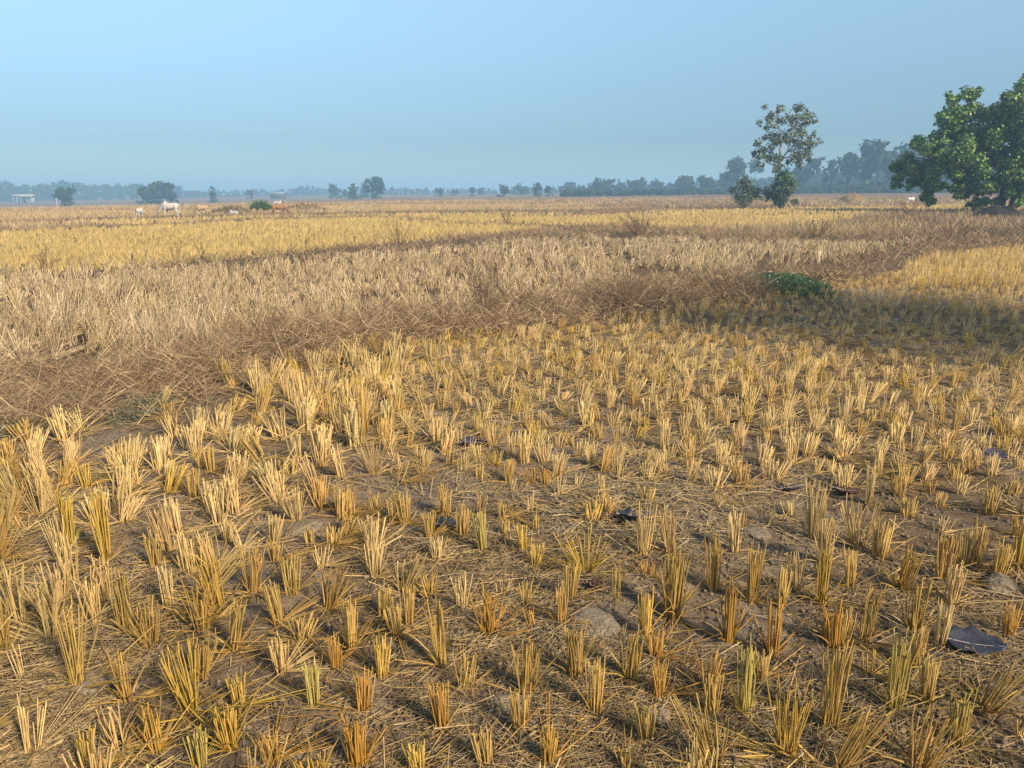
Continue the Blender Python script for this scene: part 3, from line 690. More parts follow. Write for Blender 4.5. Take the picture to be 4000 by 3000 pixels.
# ================================================================== MIDDLE AND FAR STUBBLE, BUND GRASS
def scatter(rmin, rmax, n, amax=46):
    """uniform per ground area within a ring sector"""
    r = np.sqrt(rng.uniform(rmin ** 2, rmax ** 2, n)); a = np.radians(rng.uniform(-amax, amax, n))
    return r * np.sin(a), r * np.cos(a), r
def field_stubble():
    # grey-tan tall stubble of the middle plot
    mb = MB()
    for rmin, rmax, n, ns, kind in ((4.5, 11, 2700, 18, 'stem'), (11, 17, 3900, 13, 'stem'), (17, 30, 9000, 7, 'stem')):
        x, y, r = scatter(rmin, rmax, n)
        zn, px, py = zone(x, y); jit = 0.32 if rmax < 18 else 0.1
        zn, _, _ = zone(x + rng.normal(0, jit, n), y + rng.normal(0, jit, n)); k = (zn == 2) & (py < L1(px) - 12); x, y, px, py = x[k], y[k], px[k], py[k]; m = len(x)
        gap = fbm(x * 0.7 + 44, y * 0.7 + 12, 3)
        k = gap < 0.66; x, y, px, py, gap = x[k], y[k], px[k], py[k], gap[k]; m = len(x)
        z = height(x, y)
        lod = (fbm(x * 0.35 + 2, y * 0.35 + 60, 2) - 0.5) * 2
        lean = np.stack([0.35 * lod + 0.24 * rng.normal(size=m) + 0.06, 0.25 * rng.normal(size=m), np.ones(m)], -1)
        lodged = fbm(x * 0.8 + 20, y * 0.8, 2) > 0.57
        h = rng.uniform(0.15, 0.33, m) * (1 + 0.35 * (px < 900)) * np.where(lodged, 0.8, 1) * (0.62 + 0.75 * fbm(x * 0.3 + 5, y * 0.3 + 2, 2))
        h *= np.clip((py - L2(px)) / 30, 0.75, 1)
        tone = np.array([0.61, 0.445, 0.25])[None] * (0.85 + 0.3 * fbm(x * 1.3, y * 1.3, 2))[:, None] * rng.uniform(0.85, 1.15, (m, 1))
        tone[:, 2] *= rng.uniform(0.85, 1.1, m)
        B = np.repeat(np.stack([x, y, z], -1), ns, 0) + rng.normal(0, 0.020, (m * ns, 3)) * np.array([1, 1, 0])
        D = np.repeat(lean, ns, 0) + rng.normal(0, 0.24, (m * ns, 3)) * np.array([1, 1, 0])
        flat = np.repeat(lodged, ns) & (rng.random(m * ns) < 0.6); D[flat, 2] = 0.25; D[flat, 0] += 0.5
        H = np.repeat(h, ns) * rng.uniform(0.45, 1.15, m * ns)
        cc = np.repeat(tone, ns, 0) * rng.uniform(0.62, 1.32, (m * ns, 1))
        if kind == 'stem': stems(mb, B, D, H, rng.uniform(0.0026, 0.0042, m * ns) * (1.1 if rmax < 12 else 1.5 if rmax < 20 else 2.3), cc, 3, False)
        else: spikes(mb, B, D, H, rng.uniform(0.006, 0.009, m * ns), cc)
    o = mb.build('rice_stubble', M['straw']); tag(o, 'dense greyish tan rice stubble of the middle plot behind the brown bund', 'stubble', None, 'stuff')
    # yellow plots
    mb = MB(); mt = MB()
    for rmin, rmax, n, ns in ((12, 26, 9500, 11), (26, 48, 22000, 6), (48, 100, 38000, 3)):
        x, y, r = scatter(rmin, rmax, n)
        zn, px, py = zone(x, y)
        for code, dst, tone0 in ((3, mb, (0.57, 0.395, 0.140)), (4, mt, (0.50, 0.345, 0.16))):
            k = zn == code; X, Y, R = x[k], y[k], r[k]; m = len(X)
            if m == 0: continue
            z = height(X, Y)
            lean = np.stack([0.12 * rng.normal(size=m), 0.12 * rng.normal(size=m), np.ones(m)], -1)
            h = rng.uniform(0.17, 0.30, m) * (0.85 + 0.3 * fbm(X * 0.5, Y * 0.5, 2))
            tone = np.array(tone0)[None] * (0.86 + 0.28 * fbm(X * 0.35 + 8, Y * 0.35, 3))[:, None] * rng.uniform(0.82, 1.15, (m, 1))
            B = np.repeat(np.stack([X, Y, z], -1), ns, 0) + rng.normal(0, 0.022, (m * ns, 3)) * np.array([1, 1, 0])
            D = np.repeat(lean, ns, 0) + rng.normal(0, 0.20, (m * ns, 3)) * np.array([1, 1, 0])
            H = np.repeat(h, ns) * rng.uniform(0.7, 1.1, m * ns)
            cc = np.repeat(tone, ns, 0) * rng.uniform(0.75, 1.2, (m * ns, 1))
            spikes(dst, B, D, H, np.repeat(np.clip(R * 0.00055, 0.008, 0.032), ns), cc)
    tag(mb.build('rice_stubble', M['straw']), 'golden yellow rice stubble plots between the far bunds', 'stubble', None, 'stuff')
    tag(mt.build('rice_stubble', M['straw']), 'dull tan rice stubble around the grazing cattle', 'stubble', None, 'stuff')
field_stubble()

_pc = on_ground(3080, 1122); PATCH = (_pc[0], _pc[1], on_ground(3260, 1122)[0] - _pc[0], on_ground(3080, 1075)[1] - _pc[1])
def bund_grass():
    mb = MB(); far = MB()
    reds = np.array([(0.34, 0.215, 0.115), (0.43, 0.295, 0.16), (0.25, 0.155, 0.085), (0.56, 0.41, 0.23)])
    # bunds: tangled reddish-brown grass
    for rmin, rmax, n, wid in ((3.5, 9, 60000, 0.0034), (9, 16, 90000, 0.0055), (16, 34, 130000, 0.010), (34, 70, 110000, 0.018)):
        x, y, r = scatter(rmin, rmax, n)
        zn, px, py = zone(x, y)
        k = zn == 1
        # uneven edges and stray blades wandering into the stubble
        if rmax <= 16:
            zz, _, _ = zone(x + rng.normal(0, 0.35, len(x)), y + rng.normal(0, 0.35, len(y))); k = (zz == 1) & (((x - PATCH[0]) / PATCH[2]) ** 2 + ((y - PATCH[1]) / PATCH[3]) ** 2 > 1)
        X, Y, R, PX = x[k], y[k], r[k], px[k]; m = len(X)
        if m == 0: continue
        z = height(X, Y)
        clump = fbm(X * 0.9 + 7, Y * 0.9 + 3, 3)
        ok = rng.random(m) < np.clip((clump - 0.25) * 2.4, 0.2, 1); X, Y, R, z, clump = X[ok], Y[ok], R[ok], z[ok], clump[ok]; m = len(X)
        th = rng.random(m) * 6.28
        d = np.stack([np.cos(th), np.sin(th), rng.uniform(0.15, 1.5, m)], -1)
        L = rng.uniform(0.14, 0.46, m) * (0.5 + 1.0 * clump)
        tone = reds[rng.choice(4, m, p=[0.34, 0.28, 0.18, 0.20])] * rng.uniform(0.7, 1.2, (m, 1))
        g = (fbm(X * 0.7 + 90, Y * 0.7, 2) > 0.68) & (rng.random(m) < 0.5)
        tone[g] = np.array([0.13, 0.13, 0.06]) * rng.uniform(0.7, 1.2, (g.sum(), 1))
        blades(mb, np.stack([X, Y, z], -1), d, L, wid * rng.uniform(0.7, 1.4, m), rng.uniform(0.05, 0.5, m), tone, 3 if rmax <= 16 else 2)
    def off_patch(x, y): return ((x - PATCH[0]) / PATCH[2]) ** 2 + ((y - PATCH[1]) / PATCH[3]) ** 2 > 1
    # the thick tangle on the nearest bund, blade over blade
    n = 900000; r = np.sqrt(rng.uniform(4.0 ** 2, 15.5 ** 2, n)); keep = rng.random(n) < np.clip((7.5 / r) ** 1.9, 0.10, 1); r = r[keep]
    a = np.radians(rng.uniform(-44, 44, len(r))); x = r * np.sin(a); y = r * np.cos(a)
    zn, px, py = zone(x + rng.normal(0, 0.16, len(x)), y + rng.normal(0, 0.16, len(x)))
    k = (zn == 1) & off_patch(x, y); x, y, r = x[k], y[k], r[k]; cl = fbm(x * 1.4 + 7, y * 1.4 + 3, 3); k = rng.random(len(x)) < np.clip((cl - 0.22) * 2.6, 0.12, 1)
    x, y, r, cl = x[k], y[k], r[k], cl[k]; m = len(x)
    th = rng.random(m) * 6.28; d = np.stack([np.cos(th), np.sin(th), rng.normal(0.45, 0.6, m)], -1)
    zb = height(x, y) + rng.random(m) ** 1.4 * 0.30 * np.clip(cl * 1.6 - 0.25, 0.12, 1)
    tone = reds[rng.choice(4, m, p=[0.34, 0.30, 0.14, 0.22])] * rng.uniform(0.5, 1.4, (m, 1))
    blades(mb, np.stack([x, y, zb], -1), d, rng.uniform(0.10, 0.36, m), 0.0048 * np.clip(r / 7, 0.85, 1.8) * rng.uniform(0.6, 1.3, m), rng.uniform(0.0, 0.4, m), tone, 2)
    tag(mb.build('bund_grass', M['drygrass']), 'tangled reddish brown dry grass growing along the earth bunds', 'dry grass', None, 'stuff')
    # rough ground beyond
    for rmin, rmax, n, wid, nb in ((14, 34, 36000, 0.012, 3), (34, 75, 46000, 0.026, 2), (75, 150, 40000, 0.06, 2)):
        x, y, r = scatter(rmin, rmax, n)
        zn, px, py = zone(x, y); k = (zn == 5) | (zn == 6); X, Y, R = x[k], y[k], r[k]; m = len(X)
        if m == 0: continue
        z = height(X, Y); g = fbm(X * 0.16 + 30, Y * 0.16, 3)
        tone = np.where((g > 0.5)[:, None], np.array([0.51, 0.36, 0.185]), np.array([0.38, 0.255, 0.135])) * rng.uniform(0.8, 1.2, (m, 1))
        B = np.repeat(np.stack([X, Y, z], -1), nb, 0) + rng.normal(0, 0.06, (m * nb, 3)) * np.array([1, 1, 0])
        D = np.stack([rng.normal(0, 0.45, m * nb), rng.normal(0, 0.45, m * nb), np.ones(m * nb)], -1)
        L = np.repeat(rng.uniform(0.16, 0.46, m) * (0.45 + 1.1 * g), nb) * rng.uniform(0.6, 1.2, m * nb)
        blades(far, B, D, L, wid * rng.uniform(0.7, 1.3, m * nb), 0.2, np.repeat(tone, nb, 0) * rng.uniform(0.8, 1.2, (m * nb, 1)), 2)
    tag(far.build('rough_grass', M['drygrass']), 'rough brown dry grass over the far ground and around the trees', 'dry grass', None, 'stuff')
bund_grass()

# ---------------------------------------------------------------- dead branching weeds
def dead_weed(px, py, hpx, wpx, n, label, tone=(0.20, 0.11, 0.06), dens=1.0):
    p = on_ground(px, py); p[2] = float(height(np.array([p[0]]), np.array([p[1]]))[0])
    s = (project(p)[2]) / FPX
    H, W = hpx * s, wpx * s
    root = empty('dead_weed', p); tag(root, label, 'dead weed', 'dead weeds standing in the plots')
    st = MB(); tw = MB()
    for i in range(n):
        a = rng.random() * 6.28; rr = rng.random() ** 0.6
        tip = np.array([math.cos(a) * rr * W * 0.5, math.sin(a) * rr * W * 0.5, H * rng.uniform(0.6, 1.0)])
        mid = tip * 0.5 + np.array([0, 0, H * 0.06]) + rng.normal(0, W * 0.04, 3)
        b0 = np.array([math.cos(a), math.sin(a), 0]) * W * 0.06
        b0[2] = -0.02
        ts = np.linspace(0, 1, 6)[:, None]
        pts = (1 - ts) ** 2 * b0 + 2 * ts * (1 - ts) * mid + ts ** 2 * tip
        tube(st, pts, np.linspace(0.0028, 0.0012, 6) * max(1, s * 400), 4, np.array(tone) * rng.uniform(0.8, 1.2))
        k = int(10 * dens); tt = rng.uniform(0.35, 1, k)[:, None]
        bp = (1 - tt) ** 2 * b0 + 2 * tt * (1 - tt) * mid + tt ** 2 * tip
        d = np.stack([rng.normal(0, 1, k), rng.normal(0, 1, k), rng.uniform(0.0, 1.0, k)], -1)
        blades(tw, bp, d, rng.uniform(0.05, 0.14, k) * max(0.7, H), 0.0022 * max(1, s * 400), 0.3, np.array(tone)[None] * rng.uniform(0.7, 1.3, (k, 1)), 2)
        # seed pods at the tips
        leaves(tw, bp + rng.normal(0, 0.03, (k, 3)) * H, d, 0.006 * max(1, s * 330), np.array(tone)[None] * rng.uniform(0.6, 1.2, (k, 1)), 4)
    st.build('stem', M['drygrass'], root); tag(tw.build('twigs', M['drygrass'], root), kind='stuff')
dead_weed(185, 1085, 130, 110, 14, 'dead brown branching weed standing in the yellow plot by the left edge')
dead_weed(690, 1030, 110, 60, 5, 'thin dead weed stalk in the yellow plot above the dark bund, left')
dead_weed(795, 1030, 75, 60, 4, 'small thin dead weed beside the dark bund, below the cows')
dead_weed(1560, 965, 90, 130, 10, 'loose dead weed at the tip end of the yellow plot')
dead_weed(1980, 885, 75, 90, 12, 'dead weed clump beyond the tip of the yellow plot', (0.29, 0.185, 0.105))
dead_weed(2500, 925, 105, 190, 34, 'bushy brown dead weed clump on the far bund, centre', (0.29, 0.185, 0.105), 1.3)
dead_weed(1890, 1260, 235, 270, 40, 'tall wiry dead weed in the tan stubble, centre of the picture', (0.26, 0.17, 0.10), 1.3)
dead_weed(2440, 1235, 200, 260, 42, 'broad brown dead weed beside the tan stubble, right of centre', (0.29, 0.185, 0.105), 1.3)
dead_weed(1050, 1400, 190, 260, 30, 'dark wiry dead weed on the front bund, left of centre', (0.19, 0.115, 0.07), 1.2)
dead_weed(3190, 935, 70, 150, 22, 'brown dead weed clump on the far bund below the leafy tree', (0.29, 0.185, 0.105))
dead_weed(3560, 845, 65, 170, 22, 'low brown dead weed clump left of the big tree shade', (0.29, 0.185, 0.105))
dead_weed(3720, 935, 80, 240, 30, 'wide brown dead weed thicket in front of the big tree', (0.29, 0.185, 0.105))

# ---------------------------------------------------------------- green weed patches
def weed_patch(px, py, wpx, dpx, n, label, flowers=0, tone=(0.065, 0.115, 0.045)):
    c = on_ground(px, py); e1 = on_ground(px + wpx / 2, py); e2 = on_ground(px, py - dpx / 2)
    rx = abs(e1[0] - c[0]); ry = abs(e2[1] - c[1])
    c[2] = float(height(np.array([c[0]]), np.array([c[1]]))[0])
    root = empty('weed_patch', c); tag(root, label, 'weeds')
    a = rng.random(n) * 6.28; r = np.sqrt(rng.random(n)) * rng.uniform(0.75, 1.1, n)
    x = np.cos(a) * r * rx; y = np.sin(a) * r * ry
    z = height(c[0] + x, c[1] + y) - c[2]
    hh = (0.15 if n > 2000 else 0.06) * np.sqrt(np.clip(1 - r * r, 0.05, 1))
    mb = MB()
    pos = np.stack([x, y, z + hh * rng.random(n)], -1)
    leaves(mb, pos, rng.normal(size=(n, 3)) * 0.6 + np.array([0, -0.2, 0.7]), rng.uniform(0.008, 0.019, n), np.array(tone)[None] * rng.uniform(0.5, 1.5, (n, 1)), 4)
    mb.build('leaves', M['leaf'], root)
    mb = MB(); k = n // 4
    d = np.stack([rng.normal(0, 1, k), rng.normal(0, 1, k), rng.uniform(0.2, 1.3, k)], -1)
    blades(mb, np.stack([x[:k], y[:k], z[:k]], -1), d, rng.uniform(0.1, 0.28, k), 0.005, 0.25, np.array(tone)[None] * rng.uniform(0.8, 1.9, (k, 1)) * np.array([1.3, 1.1, 0.9]), 3)
    mb.build('runners', M['drygrass'], root)
    for i in range(flowers):
        j = rng.integers(n); f = MB()
        for q in range(5):
            t = q * 1.2566
            leaves(f, np.array([[math.cos(t) * 0.008, math.sin(t) * 0.008, 0]]), np.array([[math.cos(t) * 0.3, math.sin(t) * 0.3, 1.0]]), 0.008, np.array([[0.6, 0.6, 0.56]]), 6)
        o = f.build('flower', M['leaf'], root); o.location = (x[j], y[j], z[j] + hh[j] + 0.03); o.rotation_euler = (0.5, 0, 0)
weed_patch(3060, 1120, 320, 84, 6000, 'dark green creeping weed patch with tiny white flowers on the bund', 9)
weed_patch(2780, 1150, 240, 90, 900, 'thin greyish weed growth left of the dark green patch', 3, (0.12, 0.11, 0.07))
weed_patch(560, 1610, 230, 110, 420, 'sparse grey-green weeds on bare soil below the front bund', 0, (0.13, 0.14, 0.08))
weed_patch(60, 1700, 160, 60, 260, 'low green weeds at the left edge under the front bund', 0, (0.13, 0.14, 0.08))
weed_patch(1400, 1425, 240, 60, 500, 'green weeds at the foot of the front bund behind pale stubble', 0, (0.09, 0.10, 0.05))
weed_patch(3990, 955, 190, 70, 1200, 'dark weed heap on the bund at the right edge', 0, (0.09, 0.085, 0.05))
weed_patch(2620, 925, 260, 34, 900, 'strip of dark green weeds along the far bund', 0, (0.085, 0.095, 0.05))

# ---------------------------------------------------------------- fallen leaves
def fallen_leaf(px, py, lpx, wpx, ang, mat, label, curl=0.4):
    p = on_ground(px, py); z = float(height(np.array([p[0]]), np.array([p[1]]))[0])
    s = project(p)[2] / FPX; L, W = lpx * s, wpx * s
    root = empty('fallen_leaf', (p[0], p[1], z + 0.016)); root.rotation_euler = (rng.normal(0, 0.1), rng.normal(0, 0.1), ang)
    tag(root, label, 'fallen leaf', 'big dry leaves lying on the soil')
    mb = MB(); nu, nv = 14, 6
    V = []
    for i in range(nu + 1):
        u = i / nu; ww = W * 0.5 * (math.sin(math.pi * u ** 0.8) ** 0.75) * (1 + 0.08 * math.sin(u * 21 + px))
        for j in range(nv + 1):
            v = j / nv * 2 - 1
            V.append(((u - 0.5) * L, v * ww, curl * abs(v) ** 1.6 * ww * 0.9 + 0.06 * L * (2 * u - 1) ** 2 + 0.006 * math.sin(u * 17 + v * 5)))
    F = [[i * (nv + 1) + j, (i + 1) * (nv + 1) + j, (i + 1) * (nv + 1) + j + 1, i * (nv + 1) + j + 1] for i in range(nu) for j in range(nv)]
    mb.add(V, F); b = mb.build('blade', mat, root, True)
    mod = b.modifiers.new('thick', 'SOLIDIFY'); mod.thickness = 0.0012
    mb = MB(); us = np.linspace(-0.62, 0.46, 9)
    tube(mb, [(u * L, 0, 0.06 * L * min(1, (2 * u)) ** 2 + 0.003) for u in us], np.linspace(0.0032, 0.0012, 9) * max(1, L / 0.2), 5)
    mb.build('midrib', M['leafvein'], root, True)
fallen_leaf(3805, 2540, 215, 150, -0.35, M['deadleaf'], 'large curled slate-dark dead leaf in the stubble near the right edge', 0.35)
fallen_leaf(2478, 2035, 130, 150, 0.3, M['deadleaf'], 'broad dark bluish dead leaf behind a splayed tuft, right of centre', 0.2)
fallen_leaf(1745, 2050, 100, 110, -0.2, M['deadleaf'], 'dark grey dead leaf between upright tufts, left of centre', 0.4)
fallen_leaf(3085, 1918, 80, 110, 0.5, M['deadleaf2'], 'violet-grey dead leaf beside a splayed pale tuft, right half', 0.3)
fallen_leaf(3310, 1935, 100, 90, -0.2, M['deadleaf3'], 'flat brown dead leaf right of the violet-grey one', 0.2)
fallen_leaf(1840, 1738, 72, 90, 0.2, M['deadleaf2'], 'small violet dead leaf in front of pale tufts, centre left', 0.4)
fallen_leaf(2318, 2312, 60, 60, -0.7, M['deadleaf3'], 'small dark brown curled leaf on bare soil, centre', 0.9)
fallen_leaf(3228, 1618, 50, 60, 0.1, M['deadleaf2'], 'pale violet dead leaf under straw, right middle', 0.3)
fallen_leaf(3297, 1684, 55, 70, -0.3, M['deadleaf3'], 'brown dead leaf at the foot of a tuft, right middle', 0.6)
fallen_leaf(3880, 1790, 90, 110, 0.4, M['deadleaf2'], 'faint violet-grey leaf among tufts near the right edge', 0.3)
fallen_leaf(3110, 1218, 30, 22, -0.6, M['deadleaf'], 'small blackish leaf on soil below the green weed patch', 0.8)
fallen_leaf(2880, 1658, 60, 60, 0.6, M['deadleaf3'], 'brown dead leaf on soil among short tufts, right of centre', 0.5)

# ---------------------------------------------------------------- clods
def clod(px, py, wpx, hr, label, seed):
    p = on_ground(px, py); z = float(height(np.array([p[0]]), np.array([p[1]]))[0]); s = project(p)[2] / FPX
    R = wpx * s / 2
    import bmesh
    bm = bmesh.new(); bmesh.ops.create_icosphere(bm, subdivisions=4, radius=1)
    for v in bm.verts:
        c = v.co; n = fbm(np.array([c.x * 1.6 + seed * 7.1 + c.z]), np.array([c.y * 1.6 + seed * 3.3 - c.z]), 4)[0]
        n2 = fbm(np.array([c.x * 6 + seed]), np.array([c.y * 6 + c.z * 6]), 3)[0]
        f = 0.72 + 0.5 * n + 0.14 * (n2 - 0.5)
        v.co = (c.x * f * R, c.y * f * R * 0.8, c.z * f * R * hr)
    me = bpy.data.meshes.new('soil_clod'); bm.to_mesh(me); bm.free()
    me.polygons.foreach_set('use_smooth', [True] * len(me.polygons))
    o = link('soil_clod', me, None, M['clod']); o.location = (p[0], p[1], z + R * hr * 0.15); o.rotation_euler = (0, 0, seed)
    tag(o, label, 'soil clod', 'pale dried clods in the near plot')
clod(3905, 2290, 150, 0.55, 'pale rough dried clod at the right edge above the slate-dark leaf', 1)
clod(2325, 2440, 230, 0.16, 'broad flat pale clod of cracked soil left of the orange tufts', 2)
clod(1985, 2760, 160, 0.16, 'flat pale clod near the bottom edge, centre', 3)
clod(2010, 2340, 120, 0.2, 'small greyish clod beside a short upright tuft, centre', 4)
clod(2960, 2085, 120, 0.15, 'small flat pale clod below the broad dark leaf, right half', 5)
clod(1690, 1612, 100, 0.14, 'flat grey-green slab of soil among pale tufts, left of centre', 6)
clod(1180, 2060, 170, 0.14, 'low rounded bare soil lump among leaning tufts, left half', 7)
clod(2560, 2790, 140, 0.2, 'rough pale clod near the bottom edge, right of centre', 8)
clod(320, 2680, 230, 0.12, 'wide flat bare clod near the bottom left tufts', 9)
clod(3000, 2830, 70, 0.5, 'small rough pinkish clod beside a wide yellow tuft at bottom right', 10)

# ================================================================== TREES
def limb(mb, a, b, r0, r1, wob=0.08, n=7, sides=6):
    a = np.asarray(a, float); b = np.asarray(b, float); L = np.linalg.norm(b - a)
    ts = np.linspace(0, 1, n)[:, None]
    pts = a + (b - a) * ts + np.array([0, 0, 0.12 * L]) * np.sin(ts * math.pi) * 0.5 + rng.normal(0, wob * L * 0.3, (n, 3)) * np.sin(ts * math.pi)
    tube(mb, pts, np.linspace(r0, r1, n), sides)
    return pts

def leafy_tree():
    D = 68.0; sc = 3.6875
    def P(zx, zy, dd=0.0): return at_range(2850 + zx / sc, 380 + zy / sc, D + dd)
    g = P(735, 1570); g[2] = float(height(np.array([g[0]]), np.array([g[1]]))[0])
    root = empty('leafy_tree', g)
    tag(root, 'slender open-crowned tree with greyish green leaves rising from a round bush', 'tree')
    puffs = """570 180 75;770 110 70;740 190 55;1000 180 105;1120 170 85;1180 260 85;560 300 85;450 320 50;700 320 95;900 320 115;1050 320 115;1220 330 45;560 430 75;650 520 105;820 520 115;980 480 125;1100 520 95
1210 520 55;1270 640 50;480 560 65;430 640 75;640 620 105;850 600 105;1030 620 115;1120 700 95;380 720 75;470 760 105;600 780 85;1000 760 125;1150 800 75;430 860 85;600 860 85;760 880 75;900 860 95;1040 870 80;480 930 35;660 990 70;740 960 55;690 1040 50"""
    tr = MB(); cr = MB(); k = D / FPX / sc
    top = P(745, 640)
    fork = P(715, 880)
    t0 = limb(tr, g, fork, 0.16, 0.12, 0.05, 9, 8); limb(tr, fork, top, 0.12, 0.07, 0.06); 
    hubs = [fork, top, P(830, 790, 0.2), P(600, 970, -0.3), P(740, 480, 0.1), P(930, 420, 0.3), P(620, 330)]
    limb(tr, P(705, 960), hubs[2], 0.09, 0.06); limb(tr, P(715, 1000), hubs[3], 0.07, 0.05); limb(tr, top, hubs[4], 0.07, 0.05); limb(tr, hubs[2], hubs[5], 0.06, 0.04); limb(tr, hubs[4], hubs[6], 0.05, 0.03)
    for q in puffs.replace('\n', ';').split(';'):
        x, y, r = [float(v) for v in q.split()]
        R = r * k; dd = rng.uniform(-1, 1) * 1.5
        c = P(x, y, dd)
        h = min(hubs, key=lambda h: np.linalg.norm(h - c) + (2 if h[2] > c[2] + 0.3 else 0))
        limb(tr, h, c, 0.035, 0.012, 0.1, 6, 5)
        n = int(66 * (r / 80) ** 2) + 6
        for q_ in range(3):
            cc_ = c + rng.normal(0, R * 0.45, 3) - np.array([0, 0, 0.15])
            limb(tr, c, cc_, 0.014, 0.007, 0.1, 4, 4)
            puff_leaves(cr, cc_, R * 0.68, n // 2 + 2, 0.078, (0.165, 0.195, 0.105), 0.3, 6, 0.85, (1, 1.1, 0.9))
    def rel(o): 
        o.location = -g; return o
    rel(tr.build('trunk', M['palebark'], root, True)); rel(cr.build('crown', M['leaf'], root))
    # bush around the foot
    b0 = P(745, 1320); 
    bush = empty('bush', g + np.array([0, -0.2, 0])); tag(bush, 'round dense dark green bush around the foot of the leafy tree', 'bush')
    bm_ = MB(); st = MB(); gg = np.array(bush.location)
    for i in range(46):
        u = unit(rng.normal(size=3)); w_ = rng.uniform(0.7, 1.12); c = P(745 + u[0] * 210 * w_, 1325 - u[2] * 195 * w_, u[1] * 1.2 * w_ - 0.2)
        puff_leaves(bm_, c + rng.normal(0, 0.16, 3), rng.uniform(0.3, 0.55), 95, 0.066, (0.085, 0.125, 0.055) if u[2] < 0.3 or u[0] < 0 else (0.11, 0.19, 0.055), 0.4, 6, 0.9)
        limb(st, gg + rng.normal(0, 0.08, 3) * np.array([1, 1, 0]), c, 0.02, 0.008, 0.1, 5, 4)
    for j in range(10): puff_leaves(bm_, P(800 + rng.normal(0, 50), 1160 + rng.normal(0, 35), -0.6), 0.3, 50, 0.07, (0.12, 0.23, 0.06), 0.25)
    o = bm_.build('foliage', M['leaf'], bush); o.location = -gg; o = st.build('stems', M['bark'], bush); o.location = -gg
    g2 = P(215, 1560); g2[2] = float(height(np.array([g2[0]]), np.array([g2[1]]))[0])
    bush = empty('bush', g2); tag(bush, 'smaller grey-green bush with bare lower stems left of the leafy tree', 'bush')
    bm_ = MB(); st = MB()
    for x, y, r in ((70, 1350, 60), (420, 1440, 70), (240, 1160, 60), (200, 1240, 90), (300, 1230, 90), (130, 1300, 80), (240, 1340, 110), (340, 1320, 80), (100, 1420, 80), (200, 1450, 100), (310, 1440, 90), (380, 1390, 60), (100, 1490, 50), (270, 1290, 80), (160, 1190, 30), (430, 1330, 40)):
        for q in range(2):
            c = P(x + rng.normal(0, 15), y + rng.normal(0, 15), rng.uniform(-0.9, 0.9)); puff_leaves(bm_, c, r * k, int(60 * (r / 80) ** 2) + 10, 0.062, (0.12, 0.16, 0.07), 0.4, 6, 0.9)
            limb(st, g2 + rng.normal(0, 0.12, 3) * np.array([1, 1, 0]), c, 0.022, 0.008, 0.1, 5, 4)
    o = bm_.build('foliage', M['leaf'], bush); o.location = -g2; o = st.build('stems', M['palebark'], bush); o.location = -g2
leafy_tree()

